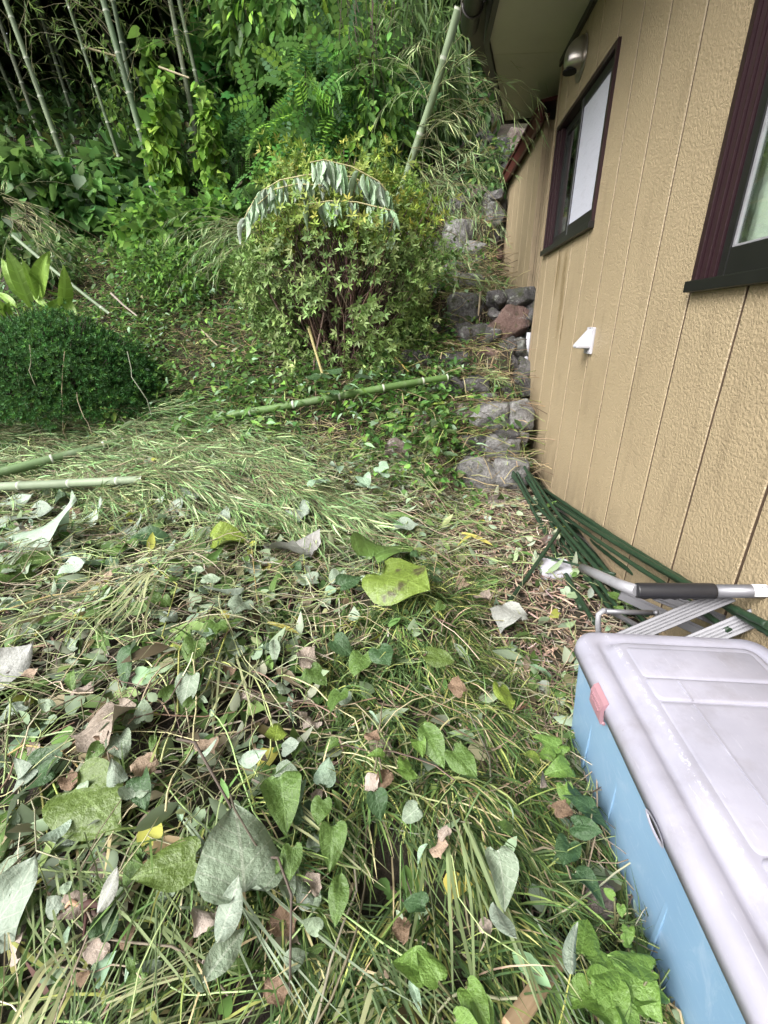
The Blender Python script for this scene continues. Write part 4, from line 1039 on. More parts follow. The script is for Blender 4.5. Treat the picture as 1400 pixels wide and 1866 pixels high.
P[:, 1] -= 1.6 * sstep(-1.2, -2.6, P[:, 0]); P[:, 2] += np.maximum(0, P[:, 1] - 9) * .5 - 1.6 * sstep(-1.2, -2.6, P[:, 0]) * R.random(N)
d = R.normal(0, .6, (N, 3)); d[:, 2] -= .5
lv.stamp(LANCE, P, look_rot(d, .6, R), .34 + .22 * R.random(N), cols(N, (.06, .09, .025), .3, R))
tag(lv.build('bamboo_shade_foliage', M['leaf']), kind='stuff')

lv = Soup(); N = 22000  # out-of-view leaf wall, added to block light from the left
P = np.stack([-18 + 4.5 * R.random(N), 4.5 + 12 * R.random(N), np.zeros(N)], 1); P[:, 2] = T(P[:, 0], P[:, 1]) + 9.5 * R.random(N) ** .8
d = R.normal(0, .6, (N, 3)); d[:, 2] -= .5
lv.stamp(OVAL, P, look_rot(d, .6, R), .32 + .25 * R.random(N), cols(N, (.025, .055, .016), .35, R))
tag(lv.build('woods_leaf_wall', M['leaf_dark']), kind='stuff')

# ------------------------------------------------------------------ azalea
def azalea():
    R = np.random.default_rng(41)
    c = ony(622, 520, 4.5); D = depth(c)
    rad = np.array([172 / FPX * D, .64, 190 / FPX * D])
    root = empty('azalea_bush', (c[0], c[1], T(c[0], c[1])), 'round azalea bush with bare brown twigs showing through its thin front', 'bush')
    n = 430; v = R.normal(0, 1, (n, 3)); v /= np.linalg.norm(v, axis=1, keepdims=True); v[:, 2] = v[:, 2] * .75 + .28
    e = c + v * rad * (.55 + .5 * R.random((n, 1)))
    e[:, 2] = np.maximum(e[:, 2], T(e[:, 0], e[:, 1]) + .06)
    b = np.stack([c[0] + .16 * R.normal(0, 1, n), c[1] + .14 * R.normal(0, 1, n), np.zeros(n)], 1); b[:, 2] = T(b[:, 0], b[:, 1]) - .02
    t = np.linspace(0, 1, 7)[None, :, None]
    A = b[:, None] * (1 - t) + e[:, None] * t + np.sin(t * math.pi) * R.normal(0, .09, (n, 1, 3)) + np.sin(t * 9 + R.random((n, 1, 1)) * 6) * .02
    so = Soup(); so.tubes(A, np.linspace(1, .3, 7)[None] * .0085 * (.5 + R.random((n, 1))), cols(n, (.085, .05, .035), .3, R, (((.16, .11, .085), .25),)), 4)
    so.build('stem', M['bark'], root)
    # leaf rosettes at the shell, thinner over the middle of the front
    N = 7600; v = R.normal(0, 1, (N, 3)); v /= np.linalg.norm(v, axis=1, keepdims=True)
    lump = 1 + .10 * np.sin(v[:, 0] * 6 + v[:, 2] * 5) + .11 * np.sin(v[:, 1] * 9 + v[:, 2] * 8) + .08 * np.sin(v[:, 0] * 17 - v[:, 2] * 13)
    P = c + v * rad * (lump * (.72 + .34 * R.random(N)))[:, None]
    front = (v[:, 1] < -.1) & (v[:, 2] < .45) & (v[:, 2] > -.75) & (v[:, 0] > -.55) & (v[:, 0] < .8)
    gap = front & (np.sin(v[:, 0] * 9 + 1) + np.sin(v[:, 2] * 8 + v[:, 0] * 4) > -.6)
    keep = (~gap | (R.random(N) < .26)) & (P[:, 2] > T(P[:, 0], P[:, 1]) + .03)
    P, v = P[keep], v[keep]; N = len(P)
    d = v + R.normal(0, .45, v.shape)
    top = v[:, 2] > .35
    col = cols(N, (.15, .205, .07), .25, R, (((.23, .28, .13), .3), ((.07, .115, .03), .25)))
    col[top] = cols(top.sum(), (.20, .235, .05), .25, R, (((.25, .22, .05), .2), ((.12, .18, .04), .35)))
    x = look_rot(d, .6, R); Rm = np.stack([x[..., 0], x[..., 2], x[..., 1]], -1); Rm[..., 1] *= -1
    lv = Soup(); lv.stamp(SPRIG, P, Rm, .076 * (.7 + .6 * R.random(N)), col); lv.build('leaves', M['leaf_soft'], root)
azalea()
def yew():
    R = np.random.default_rng(42)
    c = ony(112, 705, 3.85); D = depth(c)
    rad = np.array([196 / FPX * D, .68, 158 / FPX * D])
    root = empty('yew_bush', (c[0], c[1], T(c[0], c[1])), 'clipped dark green yew dome at the left edge, strewn with dry twigs', 'bush')
    N = 19000; v = R.normal(0, 1, (N, 3)); v /= np.linalg.norm(v, axis=1, keepdims=True); v[:, 2] = np.abs(v[:, 2]) * 1.0 - .25
    lump = 1 + .05 * np.sin(v[:, 0] * 11 + v[:, 2] * 9) + .05 * np.sin(v[:, 1] * 13 + v[:, 2] * 7 + 2) + .03 * np.sin(v[:, 0] * 23) * np.sin(v[:, 2] * 21)
    P = c + v * rad * (lump * (.80 + .22 * R.random(N) + .12 * (R.random(N) < .04)))[:, None]
    ok = P[:, 2] > T(P[:, 0], P[:, 1]) - .02; P, v = P[ok], v[ok]; N = len(P)
    x = look_rot(v + R.normal(0, .5, v.shape), .6, R); Rm = np.stack([x[..., 0], x[..., 2], x[..., 1]], -1); Rm[..., 1] *= -1
    lv = Soup(); lv.stamp(NEEDLE, P, Rm, (.036 * (.6 + .8 * R.random(N)))[:, None] * np.array([[.7, .7, 1.5]]), cols(N, (.030, .085, .026), .32, R, (((.085, .17, .045), .2), ((.018, .06, .018), .3))))
    lv.build('leaves', M['leaf_dark'], root)
    n = 160; vv = R.normal(0, 1, (n, 3)); vv /= np.linalg.norm(vv, axis=1, keepdims=True); vv[:, 2] = np.abs(vv[:, 2])
    e = c + vv * rad * .85; b = np.tile(np.array([c[0], c[1], T(c[0], c[1]) - .02]), (n, 1)) + R.normal(0, .08, (n, 3)) * [1, 1, 0]
    t = np.linspace(0, 1, 5)[None, :, None]; so = Soup()
    so.tubes(b[:, None] * (1 - t) + e[:, None] * t, np.linspace(1, .3, 5)[None] * np.full((n, 1), .009), cols(n, (.05, .035, .025), .2, R), 4); so.build('stem', M['bark'], root)
    # dry twigs caught on it
    for px, py, qx, qy, lb in ((30, 660, 75, 790, 'dry bent twig leaning on the left part of the yew'), (118, 640, 115, 785, 'straight dry stalk standing in front of the yew'), (232, 640, 268, 728, 'dark thin twig at the right side of the yew'), (140, 715, 160, 770, 'forked dry twig low in front of the yew'), (54, 628, 53, 675, 'short pale stalk on the yew top')):
        p, q_ = ony(px, py, 3.35), ony(qx, qy, 3.28); m_ = (p + q_) / 2 + R.normal(0, .02, 3)
        so = Soup(); so.tubes(np.array([[p, (p + m_) / 2 + R.normal(0, .008, 3), m_, (m_ + q_) / 2 + R.normal(0, .008, 3), q_, q_ + [0, .02, -.12]]]), np.full((1, 6), .0032), cols(1, (.30, .27, .19), .1, R), 6)
        tag(so.build('dry_twig', M['bark']), lb, 'twig', 'dry twigs caught on the yew bush')
yew()

# ------------------------------------------------------------------ wilted branch over the azalea: every leaf a part
def leaf_obj_mesh(name, prof, L=1.0, rows=9, ncol=6, fold=.2, droop=.2, wave=.03, seed=0, curl=0.0, serr=0.0):
    R = np.random.default_rng(seed); ph = R.random(6) * 6
    ts = (1 - np.cos(np.linspace(0, math.pi, rows))) / 2 * .75 + .25 * np.linspace(0, 1, rows); V = []
    dense = np.linspace(0, 1, 121); wd_ = np.interp(dense, prof[0], prof[1]); ker = np.hanning(25); ker /= ker.sum()
    wd_ = np.convolve(np.pad(wd_, 12, mode='edge'), ker, 'valid'); wd_ *= np.minimum(1, (1 - dense) * 14 + .02)
    for t in ts:
        w = np.interp(t, dense, wd_); s_ = np.interp(t, prof[0], prof[2] if len(prof) > 2 else [0] * len(prof[0]))
        for j in range(ncol + 1):
            u = -1 + 2 * j / ncol
            x = u * w * (1 + serr * math.sin(t * 40 + ph[4])); y = t + s_ * abs(u)
            z = fold * abs(x) - droop * t * t + wave * (math.sin(t * 7 + ph[0] + 2 * u) + math.sin(u * 4 + ph[1] + t * 3)) * (.3 + abs(u)) * .7 + curl * x * x * math.sin(t * 4 + ph[2])
            V.append((x * L, y * L, z * L))
    F = [(i * (ncol + 1) + j, i * (ncol + 1) + j + 1, (i + 1) * (ncol + 1) + j + 1, (i + 1) * (ncol + 1) + j) for i in range(rows - 1) for j in range(ncol)]
    return smesh(name, V, F, True)
PR_HEART = ([0, .04, .15, .3, .5, .7, .85, .95, 1], [.02, .22, .38, .44, .40, .27, .14, .05, .005], [0, -.16, -.14, -.06, -.02, 0, 0, 0, 0])
PR_KUDZU = ([0, .04, .15, .3, .5, .7, .85, .95, 1], [.03, .26, .42, .47, .43, .30, .15, .05, .005], [0, -.16, -.13, -.07, -.02, 0, 0, 0, 0])
PR_LANCE = ([0, .1, .3, .5, .7, .9, 1], [.01, .10, .17, .18, .13, .05, .004])
PR_BLADE = ([0, .1, .3, .6, .85, 1], [.02, .055, .075, .065, .03, .003])
PR_DRY = ([0, .05, .2, .4, .6, .8, .93, 1], [.03, .22, .4, .42, .46, .33, .26, .01], [0, -.1, -.05, 0, .05, -.06, .06, 0])
def leaf_single(name, top, under, vein=.35, spot=None, spots=(.62, .7), rough=.45, veincol=None, trans=.18):
    """a large leaf: midrib, side veins and blotches follow the leaf's own axes"""
    k = NT(name); sp = k.n('SeparateXYZ'); tcn = k.n('TexCoord'); k.l(tcn.outputs['Object'], sp.inputs[0])
    ax = k.math('ABSOLUTE', sp.outputs[0])
    mid = k.math('LESS_THAN', ax, .016)
    fr = k.math('FRACT', k.math('MULTIPLY', k.math('SUBTRACT', sp.outputs[1], k.math('MULTIPLY', ax, .75)), 5.2))
    sv = k.math('MULTIPLY', k.math('LESS_THAN', fr, .10), .8)
    vn = k.math('MULTIPLY', k.math('MAXIMUM', mid, sv), vein)
    oi = k.n('ObjectInfo'); ad = k.n('VectorMath', operation='ADD'); k.l(tcn.outputs['Object'], ad.inputs[0])
    sc_ = k.n('VectorMath', operation='SCALE'); sc_.inputs[0].default_value = (9, 5, 3); k.l(oi.outputs['Random'], sc_.inputs['Scale']); k.l(sc_.outputs[0], ad.inputs[1])
    nz = k.noise(ad.outputs[0], 4, 5, .6)
    c = k.mix(nz, tuple(x * .7 for x in top), tuple(min(1, x * 1.3) for x in top))
    if spot is not None:
        n2 = k.noise(ad.outputs[0], 2.6, 5, .6); c = k.mix(k.ramp(n2, [(spots[0], (0, 0, 0)), (spots[1], (.9, .9, .9))]), c, spot)
    c = k.mix(vn, c, veincol or tuple(min(1, x * 1.9 + .05) for x in top))
    g = k.n('NewGeometry'); u = k.mix(k.math('MULTIPLY', vn, .8), k.mix(nz, tuple(x * .85 for x in under), tuple(min(1, x * 1.15) for x in under)), veincol or tuple(min(1, x * 1.5) for x in under))
    c = k.mix(g.outputs['Backfacing'], c, u)
    c = k.mix(.5, c, k.mix(oi.outputs['Random'], (.75, .78, .7), (1.0, 1.0, 1.0)), 'MULTIPLY')
    k.set(Base_Color=c, Roughness=rough); k.bump(k.math('ADD', nz, k.math('MULTIPLY', vn, -2.5)), .35, .05)
    tr = k.n('BsdfTranslucent'); k.l(c, tr.inputs['Color']); mx = k.n('MixShader'); mx.inputs[0].default_value = trans
    k.l(k.p.outputs[0], mx.inputs[1]); k.l(tr.outputs[0], mx.inputs[2]); k.l(mx.outputs[0], k.out.inputs['Surface'])
    return k.m
LM = {
 'frond': leaf_single('leaf_frond', (.27, .42, .24), (.36, .49, .33), .25),
 'fresh': leaf_single('leaf_fresh', (.13, .23, .045), (.22, .32, .12), .35),
 'green': leaf_single('leaf_green', (.09, .16, .035), (.28, .36, .25)),
 'deep': leaf_single('leaf_deep', (.045, .095, .035), (.2, .28, .2)),
 'olive': leaf_single('leaf_olive', (.095, .145, .03), (.26, .32, .2)),
 'pale': leaf_single('leaf_pale', (.22, .28, .20), (.245, .30, .24), .5, (.15, .17, .10), (.66, .76), .5, (.42, .46, .38)),
 'mint': leaf_single('leaf_mint', (.26, .37, .26), (.33, .42, .33), .4),
 'lime': leaf_single('leaf_lime', (.19, .26, .04), (.3, .36, .12), .4, (.12, .10, .05), (.66, .72)),
 'spotted': leaf_single('leaf_spotted', (.155, .22, .04), (.28, .34, .16), .3, (.07, .06, .03), (.58, .66)),
 'dead': leaf_single('leaf_dead', (.27, .22, .185), (.36, .30, .26), .35, (.2, .15, .11), (.55, .7), .75, None, .05),
 'grey': leaf_single('leaf_grey', (.25, .245, .235), (.30, .305, .285), .3, (.15, .13, .11), (.58, .72), .7, None, .05),
 'brown': leaf_single('leaf_brown', (.17, .11, .07), (.3, .22, .16), .35, (.08, .05, .03), (.55, .7), .75, None, .05),
 'yellow': leaf_single('leaf_yellow', (.42, .38, .10), (.55, .5, .2), .3),
}
def wilted():
    R = np.random.default_rng(12)
    root = empty('wilted_branch', ony(690, 360, 4.3), 'cut branch drying on top of the azalea with rows of hanging mint leaves', 'branch')
    ml = [leaf_obj_mesh('leaf', PR_LANCE, 1, 6, 2, 1.0, .1, .03, 60 + i) for i in range(4)]
    for me in ml: me.materials.append(LM['frond'])
    ml2 = [leaf_obj_mesh('leaf', PR_LANCE, 1, 6, 2, 1.0, .15, .04, 70 + i) for i in range(2)]
    for me in ml2: me.materials.append(LM['pale'])
    i = 0
    for line, n, ls in (([(445, 398), (470, 352), (510, 328), (570, 316), (640, 322), (690, 345), (712, 400)], 52, (.11, .18)),
                        ([(565, 296), (590, 291), (640, 303), (690, 330), (708, 352), (715, 420)], 44, (.12, .21)),
                        ([(560, 372), (600, 366), (650, 368), (720, 385)], 30, (.10, .18)),
                        ([(470, 372), (500, 345), (540, 335), (590, 338)], 26, (.09, .15)), ([(450, 385), (455, 378), (470, 366), (500, 356), (530, 352)], 20, (.09, .14))):
        Yb = 3.88 + .06 * R.random()
        P = np.array([ony(x, y, Yb + .05 * k_) for k_, (x, y) in enumerate(line)])
        t = np.linspace(0, 1, 16); tt = np.linspace(0, 1, len(P)); Q = np.stack([np.interp(t, tt, P[:, j]) for j in range(3)], 1)
        link('stem', tube_mesh('stem', Q, np.linspace(.003, .006, 16), 6), M['straw2'], root)
        for f in np.sort(R.random(n)):
            p = np.array([np.interp(f, tt, P[:, j]) for j in range(3)])
            o = link('leaf', ml[i % 4] if R.random() < .75 else ml2[i % 2], None, root, False); i += 1
            o.location = Vector(p - np.array(root.location)); L = R.uniform(*ls)
            o.scale = (L * .75, L, L)
            o.rotation_euler = (math.radians(-88) + R.normal(0, .2), R.normal(0, .2), R.normal(0, .8) + math.pi * (R.random() < .3))
k = NT('stem_straw'); k.set(Base_Color=(.42, .38, .2), Roughness=.6); M['straw2'] = k.m
wilted()

# ------------------------------------------------------------------ cut bamboo: leaning culm, fallen culms, heaped tops
def cut_bamboo(name, P, r0, r1, label, cat='bamboo', group=None, base=(.14, .19, .10), node=.4, sprays=(), seed=0, leafcol=None, sides=12, flat=None):
    R = np.random.default_rng(5000 + seed)
    P = np.array(P, float); root = empty(name, P[0], label, cat, group)
    if r0 > 0:
        so = Soup(); culm_soup(so, P, r0, r1, node, base, sides); so.build('culm', M['bamboo'], root)
    tw, lv = Soup(), Soup()
    for p, d, n, L, dr, nl, ls, sp in sprays:
        d = np.array(d, float); P0 = np.array(p, float) + R.normal(0, .04, (n, 3)); D = d / np.linalg.norm(d) + R.normal(0, sp, (n, 3))
        lc = leafcol or (lambda m: cols(m, (.19, .275, .13), .28, R, (((.33, .36, .22), .26), ((.10, .175, .07), .3))))
        twig_leaves(tw, lv, P0, D, L * (.6 + .7 * R.random(n)), dr, nl, ls, lc, (.27, .27, .14), .0026, .10, R, .12, .28, FINE, .12, 7, flat)
    if sprays: tw.build('branch', M['bark'], root); lv.build('leaves', M['spray'], root)
    return root
Yl = 5.0
q0, q1, q2 = ony(736, 335, Yl), ony(790, 175, Yl - .15), ony(836, 14, Yl - .3)
q00 = q0 + (q0 - q1) * .9; q00[2] = max(q00[2], T(q00[0], q00[1]) - .05)
sp = []
for px, py, dx, dz, n in ((800, 125, .9, .55, 5), (790, 175, 1, .35, 7), (775, 225, 1, .25, 7), (762, 265, 1, .1, 5), (820, 60, .5, .7, 4), (785, 190, -.6, .6, 4), (800, 130, -.7, .5, 4), (750, 300, 1, -.1, 5)):
    p = ony(px, py, Yl - .15); sp.append((p, (dx, -.25, dz), n, .75, .30, 15, .13, .28))
p = ony(860, 175, 4.6); sp.append((p, (1, .05, .3), 6, .75, .28, 14, .12, .2))
cut_bamboo('cut_bamboo', [q00, q0, q1, q2],   .037, .032, 'green cut bamboo culm leaning up towards the eave corner with drooping pale leaves', 'bamboo', None, (.15, .20, .115), .52, sp, 1, lambda m: cols(m, (.24, .31, .14), .22, rng, (((.34, .37, .19), .25), ((.15, .2, .08), .3))))
def surf(pts, dz): return [at(x, y, dz * .5) + np.array([0, 0, dz * .6]) for x, y in pts]
cut_bamboo('fallen_bamboo', [at(385, 763, .13), at(520, 740, .19), at(650, 716, .22), at(760, 696, .22), at(815, 688, .20)], .032, .027, 'straight green bamboo culm lying across the slope in front of the azalea', 'bamboo', 'fallen bamboo culms', (.085, .15, .045), .38, (), 2)
cut_bamboo('fallen_bamboo', [at(-120, 893, .09), at(225, 803, .12)], .037, .03, 'cut bamboo culm sticking out of the heap at the left edge, upper of two', 'bamboo', 'fallen bamboo culms', (.11, .17, .075), .36, (), 3)
cut_bamboo('fallen_bamboo', [at(-120, 893, .08), at(262, 874, .09)], .030, .024, 'grey bamboo culm lying level in the heap at the left edge, lower of two', 'bamboo', 'fallen bamboo culms', (.19, .235, .155), .36, (), 4)
cut_bamboo('fallen_bamboo', [ony(22, 428, 4.6), ony(95, 490, 4.5), ony(168, 548, 4.4), ony(200, 572, 4.32)],   .016, .013, 'grey bamboo pole sloping down behind the yew from the left edge', 'bamboo', 'fallen bamboo culms', (.17, .22, .14), .4,
           [(ony(20, 400, 4.6), (.6, -.3, -.2), 14, .75, .12, 7, .09, .35), (ony(10, 360, 4.6), (.7, -.2, -.3), 12, .8, .12, 6, .09, .35)], 5, lambda m: cols(m, (.33, .34, .19), .2))
# heap of cut tops
HG = 'heap of cut bamboo tops left of the steps'
hp = [(470, 880, 1, -.6, .05), (500, 900, 1, -.8, .03), (380, 900, 1, -.5, .04), (-60, 800, 1, .05, .25), (20, 790, 1, .1, .3), (60, 830, 1, .0, .2), (120, 780, 1, .15, .25), (-40, 870, 1, -.05, .15), (100, 860, 1, -.1, .15), (180, 840, 1, -.15, .12), (240, 800, 1, -.05, .2), (260, 850, 1, -.25, .1), (320, 790, 1, -.2, .15), (340, 840, 1, -.3, .08), (200, 770, 1, .1, .22), (-80, 760, 1, .1, .3), (300, 880, 1, -.3, .05), (400, 810, 1, -.4, .06), (30, 900, 1, -.05, .1), (420, 860, 1, -.5, .03), (150, 910, 1, -.2, .05)]
for i, (x, y, dx, dy, dz) in enumerate(hp):
    p = at(x, y) + np.array([0, 0, .10 + .05 * (i % 3)])
    cut_bamboo('bamboo_spray', [p, p + np.array([dx, dy, dz]) * .3], 0, 0, 'leafy cut bamboo top lying in the heap left of the steps', 'bamboo top', HG, sprays=[(p, (dx, dy, dz * .8), 24, .95, .05, 20, .14, .20), (p + np.array([.12, -.06, .03]), (dx, dy - .2, dz * .5), 13, .7, .05, 16, .13, .34)], seed=30 + i, flat=.15)
for i, (x, y, dx, dy) in enumerate([(170, 812, 1, .25), (205, 872, 1, -.1), (-30, 800, 1, .35), (60, 770, 1, .3), (-60, 785, 1, .25), (130, 775, 1, .2), (200, 765, 1, .15)]):
    p = at(x, y, .14)
    cut_bamboo('bamboo_spray', [p, p + np.array([dx, dy, 0]) * .3], 0, 0, 'leafy cut bamboo top lying in the heap left of the steps', 'bamboo top', HG, sprays=[(p, (dx, dy, .12), 16, .75, .06, 18, .14, .24)], seed=80 + i, flat=.26)
# limp tops draped beside the azalea and over the steps
for i, (x, y, Y, d, n, L, lb) in enumerate([(455, 420, 4.7, (-.5, -.35, .1), 20, .75, 'limp bamboo top draped over the slope at the left side of the azalea'),
    (480, 440, 4.6, (-.4, -.4, .1), 16, .6, 'second limp bamboo top hanging beside the left side of the azalea'),
    (770, 340, 5.2, (.55, -.25, .15), 16, .9, 'limp bamboo top arching right from the foot of the leaning culm'),
    (780, 380, 5.0, (.25, -.3, .1), 18, .9, 'limp bamboo top hanging down the right side of the azalea'),
    (790, 430, 4.9, (.25, -.3, -.1), 14, .6, 'limp bamboo top lying on the upper stone steps'),
    (830, 500, 5.1, (.6, -.1, .0), 8, .5, 'thin bamboo leaves lying on the middle stone steps'),
    (870, 690, 4.1, (.6, -.3, .1), 6, .35, 'thin bamboo leaves lying on the lower stone steps')]):
    p = ony(x, y, Y)
    cut_bamboo('limp_bamboo_spray', [p, p + np.array(d) * .3], 0, 0, lb, 'bamboo top', None, sprays=[(p, d, n, L, .22, 15, .11, .25)], seed=60 + i, leafcol=lambda m: cols(m, (.165, .235, .11), .22, rng, (((.26, .31, .17), .28), ((.095, .155, .065), .3))))
# dead stalks leaning in the grove and on the slope
def stick(P, r, col, label, name='dry_stick', group=None, mat='bark'):
    so = Soup(); P = np.array(P, float); so.tubes(P[None], np.linspace(r, r * .7, len(P))[None], cols(1, col, .05), 7)
    return tag(so.build(name, M[mat]), label, 'stick', group)
stick([ony(150, 85, 7.2), ony(218, 104, 7.15)], .016, (.24, .20, .13), 'broken tan bamboo stalk jutting left from the thickest bamboo')
stick([ony(290, 122, 6.9), ony(345, 142, 6.85)], .014, (.36, .31, .21), 'short pale broken stalk across the vine column')
stick([ony(562, 595, 4.0), ony(575, 640, 3.95), ony(588, 682, 3.9)], .014, (.46, .36, .18), 'tan stalk leaning upright against the front of the azalea')
stick([ony(368, 600, 4.6), ony(382, 616, 4.55), ony(397, 630, 4.5)], .011, (.36, .31, .22), 'short pale brown stick on the slope left of the azalea')
stick([ony(202, 534, 4.7), ony(225, 556, 4.65), ony(250, 576, 4.6)], .011, (.40, .36, .28), 'pale broken stick lying above the yew')
stick([ony(820, 503, 5.4), ony(870, 511, 5.3), ony(925, 518, 5.2)], .011, (.2, .2, .07), 'thin green brown stalk lying across the steps below the annex')
stick([ony(876, 532, 5.0), ony(872, 575, 4.95)], .012, (.5, .38, .24), 'short tan stick leaning on the middle steps')
stick([ony(700, 352, 4.5), ony(640, 330, 4.35)], .01, (.5, .36, .14), 'tan stalk lying on top of the azalea under the wilted branch')
stick([ony(745, 678, 4.1), ony(720, 650, 4.2)], .008, (.5, .42, .12), 'yellow blade stem leaning at the right foot of the azalea')

# ------------------------------------------------------------------ broad blade plant at the left edge
bp = empty('broad_leaf_plant', at(30, 640), 'light green plant with broad upright blade leaves at the left edge above the yew', 'plant')
mb = [leaf_obj_mesh('leaf', ([0, .15, .4, .7, .9, 1], [.02, .09, .13, .10, .045, .003]), 1, 9, 4, .5, dr, .02, 90 + i) for i, dr in enumerate((.1, .35, .55))]
LM['blade'] = leaf_single('leaf_blade', (.20, .33, .055), (.27, .38, .12), .3)
for me in mb: me.materials.append(LM['blade'])
for i, (x0, y0, x1, y1, v) in enumerate([(40, 545, 0, 468, 1), (55, 560, 14, 450, 0), (66, 545, 44, 470, 0), (70, 545, 78, 462, 0), (30, 560, -10, 520, 2), (88, 560, 50, 530, 2), (110, 570, 133, 512, 1), (20, 580, 5, 555, 1), (140, 590, 100, 515, 1), (60, 590, 95, 560, 2), (5, 600, 14, 555, 0)]):
    a, b = ony(x0, y0, 4.05 - .04 * (i % 3)), ony(x1, y1, 4.0 - .06 * (i % 4)); d = Vector(b - a)
    o = link('leaf', mb[v], None, bp, False); o.location = Vector(a) - bp.location; L = d.length
    o.scale = (L * 1.25, L, L); yv = d.normalized(); zv = -Vector(a).normalized(); xv = yv.cross(zv).normalized(); zv = xv.cross(yv); o.rotation_euler = (Matrix.Rotation(R.normal(0, .45), 3, yv) @ Matrix((xv, yv, zv)).transposed()).to_euler()
so = Soup(); n = 8; e = np.array([ony(30 + 14 * i, 560, 4.25) for i in range(n)]); b = e.copy(); b[:, 2] = T(b[:, 0], b[:, 1])
t = np.linspace(0, 1, 4)[None, :, None]; so.tubes(b[:, None] * (1 - t) + e[:, None] * t, np.full((n, 4), .008), cols(n, (.2, .24, .07)), 5); so.build('stem', M['leaf'], bp)

# ------------------------------------------------------------------ ground cover: litter, stems, chips, grass
def scatter(n, x0, x1, y0, y1, R, pw=1.0):
    return np.stack([x0 + (x1 - x0) * R.random(n), y0 + (y1 - y0) * R.random(n) ** pw], 1)
def onground(xy, dz): return np.column_stack([xy, T(xy[:, 0], xy[:, 1]) + dz])
def zone_grass(x, y):
    """1 in the mondo grass, 0 in the heap and on the bare path"""
    e = -.30 - .06 * np.sin(y * 5) - .10 * sstep(.9, .3, y) + .18 * sstep(1.3, 2.0, y)
    return sstep(e - .08, e + .06, x) * (1 - sstep(.22 + .18 * sstep(1.3, .5, y), .36 + .2 * sstep(1.3, .5, y), x)) * (1 - sstep(1.85, 2.35, y))
def path(x, y): return sstep(.16, .32, x) * (1 - sstep(.9, 1.0, x)) * sstep(1.15, 1.5, y) * (1 - sstep(3.3, 3.5, y))

R = np.random.default_rng(8)
# loose leaves, small, everywhere near
lv = Soup()
xy = scatter(12500, -3.6, .98, .12, 3.4, R, .9); g = zone_grass(xy[:, 0], xy[:, 1]); pa = path(xy[:, 0], xy[:, 1])
xy = xy[R.random(len(xy)) > np.clip(g * .8 + pa * .75, 0, .93)]; N = len(xy)
kind = R.integers(0, 5, N); sz = np.choose(kind, [.052, .05, .10, .055, .045]) * (.5 + .8 * R.random(N))
P = onground(xy, .012 + .045 * R.random(N)); flip = (R.random(N) < .42) * math.pi
Rm = rot(R.random(N) * 6.28, R.normal(0, .38, N), R.normal(0, .45, N) + flip)
c = cols(N, (.085, .13, .045), .3, R, (((.15, .19, .07), .2), ((.27, .31, .25), .2), ((.25, .20, .15), .14), ((.10, .07, .045), .16), ((.34, .30, .08), .04)))
for i, tp in enumerate((HEART, KUDZU, LANCE, OVAL, HEART)):
    m = kind == i; lv.stamp(tp, P[m], Rm[m], sz[m], c[m])
tag(lv.build('leaf_litter', M['litter']), kind='stuff')
# cut stems and vines
sw = Soup()
xy = scatter(10500, -3.6, .95, .1, 3.45, R, .8); g = zone_grass(xy[:, 0], xy[:, 1]); xy = xy[R.random(len(xy)) > np.clip(g * .72 + path(xy[:, 0], xy[:, 1]) * .72, 0, 1)]; N = len(xy)
a = R.random(N) * 6.28; D = np.stack([np.cos(a), np.sin(a), .25 * R.normal(0, 1, N)], 1)
L = .12 + .40 * R.random(N) ** 1.8; K = 7
A = arcs(onground(xy, .02 + .03 * R.random(N)), D, L, K, 0.0, .26, R)
base = T(A[..., 0], A[..., 1]); A[..., 2] = np.clip(A[..., 2], base + .008, base + .075 + .03 * R.random((N, 1)))
c = cols(N, (.225, .20, .145), .3, R, (((.12, .092, .072), .28), ((.20, .25, .115), .40), ((.35, .33, .25), .14)))
sw.tubes(A, (.0011 + .0016 * R.random((N, 1)) ** 2) * np.ones((1, K)), c, 3)
xy = scatter(520, -3.0, .3, .15, 3.1, R, .8); N = len(xy); a = R.random(N) * 6.28; K = 16
D = np.stack([np.cos(a), np.sin(a), 0 * a], 1); A = arcs(onground(xy, .03), D, .3 + .6 * R.random(N), K, 0, .16, R)
base = T(A[..., 0], A[..., 1]); wob = .05 + .03 * np.sin(np.linspace(0, 9, K))[None] * R.random((N, 1)) + .02 * R.normal(0, 1, (N, 1)); A[..., 2] = base + np.clip(wob, .02, .1); off_box(A)
sw.tubes(A, (.0013 + .0013 * R.random((N, 1))) * np.ones((1, K)), cols(N, (.20, .25, .115), .22, R, (((.30, .31, .18), .25), ((.17, .13, .09), .22))), 4)
tag(sw.build('cut_stems', M['straw']), kind='stuff')
# dry flat blades and chips
ch = Soup()
xy = np.vstack([scatter(4000, -3.4, .95, .1, 3.4, R, .8), scatter(6000, .14, .96, .75, 3.45, R), scatter(2600, -.9, .5, 2.7, 4.4, R), scatter(900, .3, .92, 3.4, 5.6, R)]); N = len(xy)
a = R.random(N) * 6.28; D = np.stack([np.cos(a), np.sin(a), .2 * R.normal(0, 1, N)], 1)
A = arcs(onground(xy, .008 + .018 * R.random(N)), D, .025 + .09 * R.random(N) ** 1.7, 3, .06, .12, R)
base = T(A[..., 0], A[..., 1]); A[..., 2] = np.maximum(A[..., 2], base + .005)
sd = np.cross(D, [0, 0, 1.0]) + R.normal(0, .3, (N, 3)); sd /= np.linalg.norm(sd, axis=1, keepdims=True)
w = (.0015 + .0035 * R.random((N, 1))) * np.array([[.7, 1, .25]])
c = cols(N, (.27, .195, .155), .3, R, (((.15, .105, .085), .32), ((.38, .32, .28), .16), ((.07, .05, .042), .18)))
ch.strips(A, w, sd, c)
